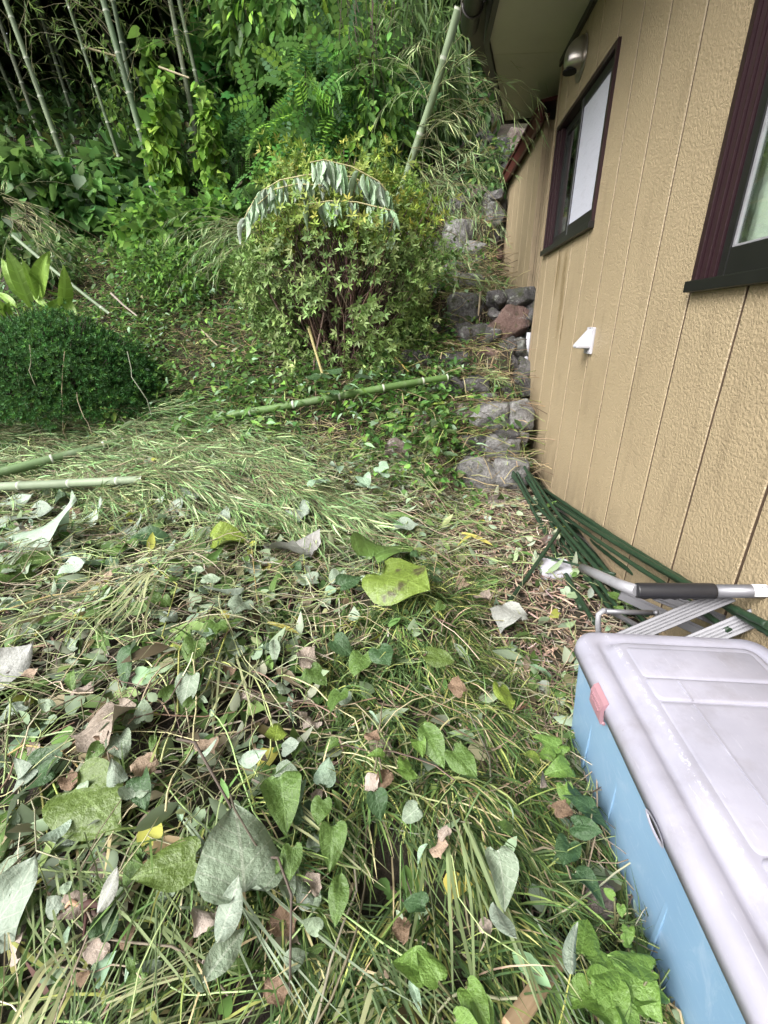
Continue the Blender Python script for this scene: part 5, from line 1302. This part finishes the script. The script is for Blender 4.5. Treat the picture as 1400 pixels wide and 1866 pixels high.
tag(ch.build('straw_litter', M['straw']), kind='stuff')
# mondo grass tussocks
gr = Soup()
tus = scatter(540, -.75, .62, .1, 2.35, R, .85); g = zone_grass(tus[:, 0], tus[:, 1]); tus = tus[R.random(len(tus)) < g + .02]
extra = scatter(60, .3, .95, .2, 1.2, R); extra = extra[extra[:, 0] < .42 + .2 * R.random(len(extra))]; tus = np.vstack([tus, extra])
n = 46; M_ = len(tus); N = n * M_
tid = np.repeat(np.arange(M_), n)
xy = tus[tid] + R.normal(0, .018, (N, 2)); az = R.random(N) * 6.28
# tussocks comb down towards the open side
comb = np.stack([.25 + .5 * tus[:, 0], np.full(M_, -.75)], 1)[tid]
jit = R.normal(0, .45, (M_, 2))[tid]
D = np.stack([.6 * np.cos(az) + comb[:, 0] + jit[:, 0], .6 * np.sin(az) + 1.3 * comb[:, 1] + jit[:, 1], .75 + .6 * R.random(N)], 1)
L = (.085 + .085 * R.random(N)) * (.7 + .55 * R.random(M_))[tid]; K = 6
A = arcs(onground(xy, -.005), D, L, K, .24 + .14 * R.random(N), .03, R)
base = T(A[..., 0], A[..., 1]); A[..., 2] = np.maximum(A[..., 2], base + .006 + .03 * R.random((N, 1)))
off_box(A); sd = np.cross(D, [0, 0, 1.0]) + R.normal(0, .25, (N, 3)); sd /= np.linalg.norm(sd, axis=1, keepdims=True)
w = .0019 * (.7 + .6 * R.random((N, 1))) * np.array([[.8, 1, 1, .9, .7, .12]])
tint = (.6 + .8 * R.random(M_))[tid][:, None]
c = cols(N, (.045, .085, .03), .3, R, (((.10, .15, .045), .26), ((.27, .30, .10), .14), ((.36, .31, .19), .06))) * tint
gr.strips(A, w, sd, c, c * 1.25 + [.02, .022, .005])
tag(gr.build('grass', M['grass']), kind='stuff')
# finer green grass at the lower left and along the box
gr = Soup()
xy = np.vstack([scatter(420, -1.0, -.35, .12, .62, R), scatter(620, .2, .5, .3, 1.5, R), scatter(700, -2.5, .2, 2.1, 3.4, R)]); N = len(xy)
az = R.random(N) * 6.28; D = np.stack([np.cos(az), np.sin(az) - .3, .9 * R.random(N) + .25], 1)
A = arcs(onground(xy, 0), D, .07 + .14 * R.random(N), 5, .22, .06, R); base = T(A[..., 0], A[..., 1]); A[..., 2] = np.maximum(A[..., 2], base + .008)
sd = np.cross(D, [0, 0, 1.0]) + R.normal(0, .3, (N, 3)); sd /= np.linalg.norm(sd, axis=1, keepdims=True)
off_box(A); big = (xy[:, 0] < -.35) & (xy[:, 1] < .7); w = np.where(big, .0028, .0014)[:, None] * np.array([[.7, 1, 1, .8, .1]]) * (.7 + .6 * R.random((N, 1)))
gr.strips(A, w, sd, cols(N, (.085, .14, .045), .28, R, (((.22, .25, .08), .2), ((.33, .29, .16), .12))))
tag(gr.build('grass', M['grass']), kind='stuff')
# bundles of long cut grass blades thrown down together
gr = Soup(); Rb = np.random.default_rng(123)
nb = 66; bc = np.vstack([scatter(24, -.95, -.35, .2, .6, Rb), scatter(34, -2.4, -.1, .7, 2.4, Rb), scatter(8, -.5, .3, .3, 1.0, Rb)]); m_ = 9; bid = np.repeat(np.arange(nb), m_); N = nb * m_
ba = (-1.25 + Rb.normal(0, .55, nb)); ba = np.where(Rb.random(nb) < .3, Rb.random(nb) * 6.28, ba); a = ba[bid] + Rb.normal(0, .16, N)
xy = bc[bid] + Rb.normal(0, .03, (N, 2)); lz = (.03 + .08 * Rb.random(nb))[bid]
D = np.stack([np.cos(a), np.sin(a), .25 + .2 * Rb.normal(0, 1, N)], 1)
L = ((.16 + .22 * Rb.random(nb))[bid]) * (.7 + .5 * Rb.random(N)); K = 7
A = arcs(onground(xy, lz), D, L, K, .10 + .08 * Rb.random(N), .05, Rb); b_ = T(A[..., 0], A[..., 1]); A[..., 2] = np.clip(A[..., 2], b_ + .012, b_ + .09); off_box(A)
sd = np.cross(D, [0, 0, 1.0]) + Rb.normal(0, .35, (N, 3)); sd /= np.linalg.norm(sd, axis=1, keepdims=True)
w = ((.0014 + .0026 * Rb.random(nb) ** 2)[bid] * (.7 + .5 * Rb.random(N)))[:, None] * np.array([[.75, 1, 1, .95, .8, .5, .08]])
bt = np.array([(.085, .125, .05), (.13, .17, .08), (.065, .10, .045), (.22, .24, .13), (.30, .26, .17), (.19, .24, .17)])[Rb.integers(0, 6, nb)][bid] * (1 + Rb.normal(0, .15, (N, 1)))
gr.strips(A, w, sd, bt.clip(.02, .8))
tag(gr.build('cut_grass', M['grass']), kind='stuff')
# creeping weeds on the slope and between the steps
lv = Soup(); tw = Soup()
xy = np.vstack([scatter(24000, -4.8, .30, 3.3, 6.2, R), scatter(5000, -5.5, .9, 5.8, 8.6, R), scatter(1100, .25, .92, 3.45, 6.9, R), scatter(1500, -.6, .45, 2.9, 4.3, R)]); N = len(xy)
P = onground(xy, .015 + (.16 + .08 * (xy[:, 0] < -.3)) * R.random(N) ** 1.4)
patch = np.sin(xy[:, 0] * 4.1 + 1) + np.sin(xy[:, 1] * 5.3) + np.sin(xy[:, 0] * 9 + xy[:, 1] * 7)
keep = R.random(N) < np.clip(.62 + .25 * patch, .12, 1); xy, P, patch = xy[keep], P[keep], patch[keep]; N = len(P)
d = R.normal(0, .7, (N, 3)); d[:, 2] = d[:, 2] * .5 - .1; d[:, 1] -= .3
c = cols(N, (.085, .15, .038), .3, R, (((.16, .235, .05), .25), ((.26, .32, .22), .13), ((.05, .10, .03), .2), ((.22, .17, .11), .05)))
kind = R.integers(0, 4, N); sz = (.5 + .8 * R.random(N)) * np.choose(kind, [.055, .065, .10, .05])
Rm = look_rot(d, .5, R)
for i, tp in enumerate((HEART, OVAL, LANCE, OVAL)):
    m = kind == i; lv.stamp(tp, P[m], Rm[m], sz[m], c[m])
tag(lv.build('ground_cover', M['leaf']), kind='stuff')
xy = np.vstack([scatter(5200, -4.6, .9, 3.3, 6.6, R), scatter(800, .2, .92, 3.4, 6.8, R)]); N = len(xy); a = R.random(N) * 6.28
D = np.stack([np.cos(a), np.sin(a), .5 * R.random(N)], 1)
A = arcs(onground(xy, .02), D, .12 + .38 * R.random(N) ** 2, 5, .12, .15, R); base = T(A[..., 0], A[..., 1]); A[..., 2] = np.maximum(A[..., 2], base + .01)
tw.tubes(A, np.full((N, 5), .0028) * (.6 + .8 * R.random((N, 1))), cols(N, (.26, .21, .13), .3, R, (((.12, .085, .06), .35), ((.22, .25, .10), .25))), 3)
tag(tw.build('cut_stems', M['straw']), kind='stuff')
xy = np.vstack([scatter(5000, -4.6, .3, 3.2, 6.4, R), scatter(350, .2, .92, 3.4, 6.9, R)]); N = len(xy); gr = Soup()
az = R.random(N) * 6.28; D = np.stack([np.cos(az), np.sin(az) - .4, .6 * R.random(N) + .2], 1)
A = arcs(onground(xy, .01), D, .12 + .2 * R.random(N), 4, .3, .08, R); base = T(A[..., 0], A[..., 1]); A[..., 2] = np.maximum(A[..., 2], base + .01)
sd = np.cross(D, [0, 0, 1.0]) + R.normal(0, .3, (N, 3)); sd /= np.linalg.norm(sd, axis=1, keepdims=True)
gr.strips(A, .0045 * np.array([[.7, 1, .8, .1]]) * (.6 + .8 * R.random((N, 1))), sd, cols(N, (.13, .18, .06), .28, R, (((.26, .28, .12), .3), ((.06, .10, .03), .25))))
tag(gr.build('grass', M['grass']), kind='stuff')
# moss and debris caught on the annex wall top
# ------------------------------------------------------------------ single leaves
LMESH = {}
def lmesh(shape, mat, v):
    key = (shape, mat, v)
    if key not in LMESH:
        pr, fo, dr, wa, cu, se = {'heart': (PR_HEART, .32, .3, .045, .9, 0), 'kudzu': (PR_KUDZU, .22, .25, .06, 1.0, .025), 'lance': (PR_LANCE, .6, .4, .045, 0, 0), 'blade': (PR_BLADE, .6, .3, .02, 0, 0), 'dry': (PR_DRY, .1, .1, .085, 1.6, .08)}[shape]
        me = leaf_obj_mesh('leaf', pr, 1, 14, 6, fo * (1 - .5 * (v % 2)), dr * (.4 + .5 * v), wa, 10 * v + len(shape), cu, se); me.materials.append(LM[mat]); LMESH[key] = me
    return LMESH[key]
def leaf_at(px, py, plen, ang, shape, mat, label, name='fallen_leaf', flip=False, v=0, tilt=.1, wid=1.0, group=None, cat='leaf', lift=.03):
    """a leaf lying on the ground: ang is the way its tip points in plan, 0 = right, 90 = away"""
    p = at(px, py); D = depth(p); L = plen / FPX * D * .98
    o = link(name, lmesh(shape, mat, v), None, None)
    a = math.radians(ang)
    o.rotation_euler = (R.normal(0, .06) + .12, R.normal(0, .14) + tilt + (math.pi if flip else 0), a - math.pi / 2)
    o.scale = (L * wid, L, L)
    lift = lift + (.05 * float(zone_grass(p[0], p[1])) * (0.4 if group else 1)) + (0 if group else .035)
    dv = np.array([math.cos(a), math.sin(a), 0]) * L * .5
    lx, ly = p[0] + dv[0], p[1] + dv[1]
    e_ = L * .5
    gx_ = float(T(p[0] + e_, p[1]) - T(p[0] - e_, p[1])) / (2 * e_); gy_ = float(T(p[0], p[1] + e_) - T(p[0], p[1] - e_)) / (2 * e_)
    nrm = Vector((-gx_, -gy_, 1)).normalized(); yv = Vector((math.cos(a), math.sin(a), 0)); yv = (yv - nrm * yv.dot(nrm)).normalized(); xv = yv.cross(nrm)
    Bs = Matrix((xv, yv, nrm)).transposed()
    tl = Matrix.Rotation(R.normal(0, .06) + .08, 3, 'X') @ Matrix.Rotation(R.normal(0, .12) + tilt + (math.pi if flip else 0), 3, 'Y')
    o.rotation_euler = (Bs @ tl).to_euler()
    zc = max(float(T(p[0] + dx * L * .35, p[1] + dy * L * .35)) for dx, dy in ((0, 0), (1, 0), (-1, 0), (0, 1), (0, -1)))
    c_ = Vector((p[0], p[1], .4 * float(T(p[0], p[1])) + .6 * zc + lift + .012 + (.02 if flip else 0)))
    o.location = c_ - (Bs @ tl) @ Vector((0, L * .5, -.06 * L))
    return tag(o, label, cat, group)
H = [
 (452, 1625, 140, 118, 'kudzu', 'pale', 'largest pale grey green leaf, underside up, crossed by a dark twig', False, 0, 1.12),
 (190, 1520, 135, -28, 'heart', 'olive', 'broad olive green heart leaf pointing right near the lower left', False, 1, 1.05),
 (207, 1368, 112, -75, 'dry', 'dead', 'crumpled pinkish tan dead leaf left of the middle', False, 1, .95),
 (737, 1118, 118, -40, 'kudzu', 'spotted', 'yellow green leaf with dark blotches on the mondo grass', False, 0, 1.1),
 (712, 1032, 125, 62, 'kudzu', 'green', 'upright green leaf with a withered grey half above the blotched one', False, 2, .85),
 (530, 1032, 90, 160, 'dry', 'grey', 'withered grey pink lobed leaf left of the upright green one', False, 2, 1.1),
 (424, 1005, 62, 20, 'kudzu', 'lime', 'crumpled bright lime leaf in the cut litter', False, 3, 1.2),
 (100, 1000, 130, 20, 'kudzu', 'mint', 'large whitish green leaf folded at the left edge of the litter', True, 3, .8),
 (30, 1262, 105, 70, 'kudzu', 'grey', 'big grey green leaf lying at the left edge', True, 0, .9),
 (62, 1700, 135, 62, 'kudzu', 'pale', 'long pale green leaf at the lower left corner under grass blades', True, 1, .7),
 (318, 1652, 105, 200, 'heart', 'olive', 'dull olive leaf with a dark patch right of the lower left corner', False, 0, .9),
 (395, 1190, 50, -80, 'heart', 'green', 'heart leaf hanging below the leaf pair, centre left', False, 0, 1.0),
 (360, 1232, 48, -75, 'heart', 'green', 'small heart leaf lower left of the hanging one', False, 1, 1.0),
 (350, 1308, 52, -85, 'heart', 'pale', 'light heart leaf at the bottom of the row of heart leaves', False, 2, 1.0),
 (440, 1145, 56, -90, 'heart', 'pale', 'light heart leaf at the top of the row of heart leaves', False, 0, .95),
 (265, 1146, 36, 0, 'heart', 'green', 'single small green leaf on the litter left of the heart leaf row', False, 0, .9),
 (240, 1255, 64, -100, 'heart', 'deep', 'folded dark green leaf left of the heart leaf row', False, 2, .9),
 (140, 1275, 46, -60, 'lance', 'green', 'bright green folded leaf in the litter near the left edge', False, 2, 1.2),
 (415, 1115, 72, 215, 'lance', 'pale', 'pale pointed leaf above the row of heart leaves', True, 0, .9),
 (700, 1260, 48, -60, 'heart', 'deep', 'round dark heart leaf in the middle of the grass', False, 0, 1.1),
 (655, 1270, 52, -100, 'heart', 'green', 'light heart leaf beside the round dark one', False, 1, .95),
 (628, 1240, 44, -30, 'heart', 'deep', 'dark heart leaf upper left of the round dark one', False, 2, 1.0),
 (615, 1342, 52, -100, 'heart', 'green', 'heart leaf below the middle group', False, 0, .9),
 (585, 1280, 42, -30, 'heart', 'green', 'green heart leaf left of the middle group', False, 1, .9),
 (800, 1262, 52, -10, 'heart', 'olive', 'olive heart leaf at the right of the middle group', False, 0, .9),
 (925, 1152, 64, -60, 'dry', 'grey', 'torn whitish leaf at the low end of the crossing green stake', True, 1, 1.1),
 (912, 1340, 52, -70, 'heart', 'lime', 'lime green leaf with brown spots left of the blue box', False, 0, 1.0),
 (718, 964, 74, 175, 'blade', 'green', 'arched green blade leaf above the upright leaf', False, 2, 1.6),
 (868, 1002, 60, -20, 'blade', 'yellow', 'bright yellow bamboo leaf on the bare litter', False, 1, 1.4),
 (845, 1008, 44, -130, 'blade', 'yellow', 'second yellow bamboo leaf crossing the bright one', False, 0, 1.4),
 (795, 757, 40, 190, 'blade', 'lime', 'yellow green bamboo leaf on weeds in front of the steps', False, 1, 1.5),
 (225, 1690, 62, 80, 'lance', 'grey', 'limp grey leaf above the broken reddish branch', True, 1, 1.3),
 (440, 1755, 86, 80, 'lance', 'pale', 'grey green leaf below the largest pale leaf', True, 1, 1.5),
 (430, 1820, 90, 60, 'lance', 'pale', 'green grey leaf at the bottom edge left of the middle', False, 0, 1.4),
 (525, 1532, 88, -70, 'kudzu', 'green', 'dull green crinkled leaf right of the largest pale leaf', False, 3, .9),
 (505, 1665, 40, -100, 'heart', 'green', 'small bright heart leaf on the edge of the largest pale leaf', False, 0, 1.0),
 (540, 1650, 50, -80, 'heart', 'green', 'heart leaf overlapping the small bright one', False, 1, .9),
 (610, 1620, 64, -80, 'heart', 'green', 'toothed green leaf in the lower middle', False, 2, .9),
 (622, 1715, 70, -85, 'lance', 'green', 'long toothed leaf below the toothed green one', False, 1, 1.5),
 (590, 1560, 44, -90, 'heart', 'green', 'fresh heart leaf in the yellowish grass tussock', False, 0, 1.0),
 (690, 1545, 44, -70, 'heart', 'deep', 'dark heart leaf beside the lump of bark', False, 2, 1.0),
 (785, 1425, 78, -65, 'lance', 'green', 'pointed green leaf right of the lump of bark', False, 1, 1.6),
 (840, 1468, 62, -50, 'heart', 'green', 'second pointed green leaf right of the lump of bark', False, 0, .9),
 (960, 1452, 42, 10, 'lance', 'lime', 'small yellow green leaf on dark grass left of the box', False, 0, 1.4),
 (905, 1680, 76, -75, 'heart', 'pale', 'crumpled grey green leaf in the grass at the lower right', False, 3, .9),
 (900, 1775, 64, -70, 'lance', 'pale', 'pale folded leaf below the crumpled grey green one', True, 1, 1.6),
 (1020, 1820, 76, 70, 'lance', 'pale', 'pale lance leaf beside the split wood stick', True, 0, 1.2),
 (470, 1440, 50, 20, 'lance', 'mint', 'whitish leaf curled beside a pink leaf in the litter', True, 2, 1.6),
 (480, 1422, 36, -20, 'lance', 'dead', 'pinkish dead leaf left of the yellowish grass', False, 0, 1.2),
 (510, 1375, 56, 100, 'kudzu', 'lime', 'yellowing leaf above the pinkish dead leaf', False, 1, .8),
 (25, 1560, 110, -70, 'kudzu', 'green', 'limp green leaf at the left edge below the grey green one', False, 3, .7),
 (75, 1470, 95, 200, 'kudzu', 'deep', 'dark folded leaf above the broad olive leaf', False, 3, .9),
 (130, 1580, 50, -110, 'lance', 'mint', 'white green leaf edge under the broad olive leaf', True, 2, 1.5),
 (270, 1490, 60, -60, 'heart', 'deep', 'dark leaf right of the broad olive leaf', False, 2, .9),
 (20, 1080, 100, 45, 'lance', 'green', 'long yellow green leaf at the left edge of the litter', False, 1, 1.5),
 (85, 1048, 48, 70, 'kudzu', 'green', 'bright leaf tip above the long yellow green leaf', False, 2, .9),
 (145, 1070, 48, 10, 'kudzu', 'mint', 'small pointed whitish leaf near the left edge', True, 0, .9),
 (300, 975, 42, -60, 'lance', 'mint', 'whitish leaf standing on edge in the upper litter', True, 1, 1.3),
 (290, 1010, 90, 0, 'lance', 'deep', 'long dark green leaf in the upper litter', False, 2, 1.5),
 (505, 1222, 44, -70, 'lance', 'pale', 'light leaf left of the dark hollow', False, 1, 1.3),
 (545, 965, 46, 10, 'dry', 'pale', 'grey curled leaf above the withered lobed one', True, 2, 1.0),
 (740, 985, 44, 0, 'kudzu', 'pale', 'round pale leaf behind the upright green leaf', True, 0, 1.1),
 (975, 1490, 46, 60, 'lance', 'dead', 'tan dead leaf standing near the box', False, 0, 1.1),
 (1010, 1545, 34, 10, 'dry', 'brown', 'small orange brown leaf left of the weeds at the box', False, 0, .9),
 (520, 1180, 60, 0, 'blade', 'yellow', 'yellow dead blade left of the blotched leaf', False, 1, 1.3),
]
for i, (x, y, n_, a_) in enumerate([(30, 935, 70, 30), (60, 960, 90, 10), (140, 1010, 80, 170), (175, 960, 56, 40), (20, 1000, 70, 80), (215, 1015, 60, 200), (120, 930, 60, 330), (250, 985, 50, 20), (70, 1035, 64, 60), (170, 1050, 56, 250), (330, 940, 46, 30), (220, 930, 46, 120)]):
    H.append((x, y, n_, a_, 'kudzu' if i % 2 else 'lance', ('mint', 'pale', 'green')[i % 3], 'wilting leaf in the pale cluster at the upper left of the cut litter', i % 3 != 2, i % 4, .9 if i % 2 else 1.5))
R = np.random.default_rng(99)
for (px, py, pl, ang, sh, mt, lb, fl, v, wd) in H: leaf_at(px, py, pl, ang, sh, mt, lb, 'fallen_leaf', fl, v, .08, wd, 'pale leaves clustered at the upper left of the litter' if 'pale cluster' in lb else None)
# the rest of the visible loose leaves
GR = [('heart', 'green', 'small green heart leaf scattered in the cut litter', 'green heart leaves scattered in the litter', (26, 46), 46),
      ('kudzu', 'pale', 'small leaf lying pale side up in the cut litter', 'pale side up leaves scattered in the litter', (28, 58), 40),
      ('lance', 'green', 'narrow green leaf lying in the cut litter', 'narrow green leaves scattered in the litter', (30, 60), 34),
      ('dry', 'dead', 'dry tan leaf scattered in the cut litter', 'dry tan leaves scattered in the litter', (24, 50), 26),
      ('dry', 'brown', 'dark brown withered leaf scattered in the cut litter', 'dark brown leaves scattered in the litter', (24, 50), 26),
      ('lance', 'mint', 'narrow whitish leaf lying in the cut litter', 'whitish leaves scattered in the litter', (24, 48), 26),
      ('kudzu', 'deep', 'dark green leaf lying in the cut litter', 'dark green leaves scattered in the litter', (30, 60), 26)]
for sh, mt, lb, grp, (a, b), n in GR:
    for i in range(n):
        y = 900 + 966 * R.random(); xm = np.interp(y, [900, 1000, 1400, 1866], [520, 560, 560, 620]); x = xm * R.random()
        if R.random() < .2: x = 520 + 420 * R.random(); y = 1000 + 866 * R.random()
        leaf_at(x, y, R.uniform(a, b) * 1.12 * (.6 + .4 * (y - 900) / 966), R.uniform(0, 360), sh, mt, lb, 'fallen_leaf', R.random() < .3, int(R.integers(0, 4)), R.normal(0, .25), R.uniform(.8, 1.1), grp, 'leaf', .02 + .05 * R.random())

# ------------------------------------------------------------------ small plants
def heart_plant(pts, label, mat='green', szpx=44, name='heart_leaf_weed', lift=.09, shape='heart'):
    p0 = at(*pts[-1])
    if p0[0] > .45 and p0[1] < 1.2: p0[0] = .435; p0[2] = float(T(p0[0], p0[1]))
    root = empty(name, p0, label, 'weed')
    for i, (x, y) in enumerate(pts):
        g = at(x, y + 26); p = ony(x, y, g[1] - .01)
        if p[0] > .455 and g[1] < 1.2: p = onx(x, y, .452 - .004 * (i % 3))
        p = p * .94
        D = depth(p); L = szpx / FPX * D * R.uniform(.85, 1.2)
        q_ = Vector((p0[0] + R.normal(0, .01), p0[1] + R.normal(0, .01), p0[2]))
        link('stem', tube_mesh('stem', [q_, (q_ + Vector(p)) / 2 + Vector((0, 0, .015)), Vector(p)], .0022, 5), M['stemg'], root)
        o = link('leaf', lmesh(shape, mat, i % 4), None, root, False); o.location = Vector(p) - root.location
        o.scale = (L * .95, L, L); o.rotation_euler = (R.uniform(-.15, .5), R.normal(0, .3), R.uniform(0, 6.28))
    return root
k = NT('stem_green'); k.set(Base_Color=(.10, .10, .045), Roughness=.5); M['stemg'] = k.m
heart_plant([(1018, 1362), (998, 1385), (1012, 1392), (1040, 1400), (1030, 1375), (1028, 1430)], 'weed with heart leaves at the far corner of the blue box', 'fresh', 40)
heart_plant([(1055, 1455), (1080, 1475), (1060, 1475), (1078, 1515), (1045, 1505), (1038, 1535), (1048, 1560), (1050, 1590)], 'weed with heart leaves growing against the middle of the box side', 'deep', 46)
heart_plant([(1060, 1740), (1075, 1790), (1110, 1795), (1140, 1800), (1190, 1770), (1180, 1835), (1130, 1840), (1090, 1815), (1150, 1765), (1080, 1765), (1120, 1870)], 'bright green broad leaved weed at the near foot of the blue box', 'fresh', 70, 'broad_leaf_weed')
heart_plant([(1120, 1635), (1132, 1650), (1145, 1690), (1135, 1715), (1150, 1740)], 'small clover weed below the stone at the box', 'fresh', 22, 'clover_weed')
heart_plant([(800, 1790), (850, 1800), (865, 1830), (775, 1780), (830, 1860)], 'toothed leaf weed at the bottom right of the grass', 'fresh', 62, 'toothed_leaf_weed')
heart_plant([(735, 1385), (725, 1400), (760, 1350), (700, 1380)], 'small weed with bright leaves in the middle of the grass', 'fresh', 34)
heart_plant([(755, 1015), (770, 1030), (790, 1040), (765, 1055), (800, 1060), (780, 1075)], 'round leaved weed right of the upright green leaf', 'deep', 24, 'round_leaf_weed')
heart_plant([(1110, 1085), (1135, 1090), (1145, 1080), (1125, 1105)], 'small weed growing among the green stakes', 'green', 22)
heart_plant([(690, 850), (640, 845), (660, 870), (610, 850), (585, 880), (675, 890), (700, 870), (565, 885), (650, 885)], 'blue green trailing vine on the cut tops in front of the steps', 'mint', 30, 'trailing_vine')
heart_plant([(720, 760), (740, 745), (755, 790), (790, 800), (770, 830), (740, 800), (800, 770)], 'leafy weed around the pinkish boulder', 'green', 26)
heart_plant([(850, 760), (880, 775), (865, 745), (905, 770)], 'weed growing out of the step beside the granite block', 'green', 24)
heart_plant([(600, 690), (620, 680), (650, 690), (585, 665), (560, 690), (640, 705), (610, 720)], 'weed with round leaves under the front of the azalea', 'deep', 26)
heart_plant([(920, 670), (905, 655), (940, 680)], 'small weed on the mossy boulders', 'green', 22)

# dark twigs, vines, sticks and the wood stake in the foreground
def ground_curve(pts, dz): return [at(x, y) + np.array([0, 0, dz * (1 + .5 * math.sin(i * 1.7))]) for i, (x, y) in enumerate(pts)]
stick(ground_curve([(340, 1420), (380, 1470), (430, 1530), (470, 1600), (520, 1660), (545, 1740), (535, 1860)], .13), .003, (.09, .075, .06), 'long dark twig crossing the largest pale leaf', 'dark_twig')
stick(ground_curve([(435, 1530), (450, 1600), (500, 1650)], .14), .0024, (.09, .075, .06), 'short dark side twig on the largest pale leaf', 'dark_twig')
VG = 'limp green vine stems over the litter'
for i, pts in enumerate([[(0, 1420), (60, 1400), (120, 1392), (155, 1420), (190, 1445), (215, 1470), (270, 1455), (320, 1430)], [(98, 1420), (92, 1480), (100, 1560), (112, 1620)], [(95, 1425), (130, 1510)],
                         [(0, 1140), (100, 1118), (180, 1095), (230, 1070), (290, 1020)], [(0, 1220), (60, 1190), (90, 1130), (100, 1110)], [(200, 975), (290, 940), (360, 918), (420, 905)], [(455, 975), (465, 1050), (472, 1120)],
                         [(330, 1330), (335, 1230), (345, 1180), (360, 1160)], [(420, 1170), (410, 1220), (380, 1280), (350, 1290)], [(560, 900), (520, 970), (610, 1070), (640, 1110)], [(270, 1040), (330, 1100), (300, 1180), (340, 1240)], [(520, 1060), (555, 1040), (560, 1080), (540, 1115)]]):
    stick(ground_curve(pts, .055), .0026, ((.24, .27, .08) if i % 3 else (.30, .24, .12)), 'limp yellowish vine stem looping over the cut litter', 'vine_stem', VG, 'straw')
br = empty('broken_branch', at(185, 1690), 'broken reddish brown branch with a split pale end at the lower left', 'branch')
so = Soup(); 
for pts, r in (([(132, 1697), (180, 1690), (215, 1678), (248, 1668)], .0075), ([(180, 1690), (200, 1720), (240, 1755)], .004), ([(170, 1692), (172, 1755)], .0035)):
    so.tubes(np.array(ground_curve(pts, .05))[None], np.linspace(r, r * .6, len(pts))[None], cols(1, (.075, .035, .03), .05), 7)
so.build('branch', M['bark'], br)
so = Soup(); e = ground_curve([(128, 1697), (150, 1694), (178, 1691)], .058); so.tubes(np.array(e)[None], np.array([[.003, .005, .002]]), cols(1, (.55, .36, .27), .03), 6); so.build('split_end', M['bark'], br)
a, b = at(1028, 1735) * .93, at(930, 1875) * .93
d = Vector(b - a); me = boxes_mesh('wood_stake', [(-.014, .014, 0, d.length, -.006, .006)], .0015)
o = link('wood_stake', me, M['wood']); o.location = Vector(a); o.rotation_euler = d.to_track_quat('Y', 'Z').to_euler(); tag(o, 'flat split stick of bare pale wood at the bottom right', 'stick')
for i, (x0, y0, x1, y1, lb) in enumerate([(645, 1630, 615, 1700, 'thin pale split stick in the lower middle grass'), (958, 1298, 925, 1322, 'short reddish brown stick on the grass left of the box'), (1165, 1742, 1130, 1790, 'brown twig between the clover and the broad leaved weed'), (1100, 1700, 1075, 1735, 'pale chip of wood below the stone at the box')]):
    stick([at(x0, y0) + [0, 0, .035], at(x1, y1) + [0, 0, .03]], .0045, [(.55, .42, .27), (.25, .11, .07), (.3, .22, .15), (.5, .4, .28)][i], lb)
# white star flower
fl = empty('white_flower', at(366, 1590), 'small white four petalled flower in the lower left litter', 'flower')
pm = leaf_obj_mesh('petal', ([0, .3, .7, 1], [.06, .22, .24, .08]), 1, 5, 2, .2, .1, .02, 5); k = NT('petal_white'); k.set(Base_Color=(.8, .8, .78), Roughness=.5); pm.materials.append(k.m)
fp = Vector(at(366, 1590) + [0, 0, .06])
for i in range(4):
    o = link('petal', pm, None, fl, False); o.location = fp - fl.location; o.scale = (.02, .02, .02); o.rotation_euler = (.25, 0, i * math.pi / 2 + .4)
so = Soup(); so.tubes(np.array([[fp, (fp + fl.location) / 2, fl.location]]), np.full((1, 3), .0018), cols(1, (.35, .36, .12), .05), 5); so.build('stem', M['leaf'], fl)
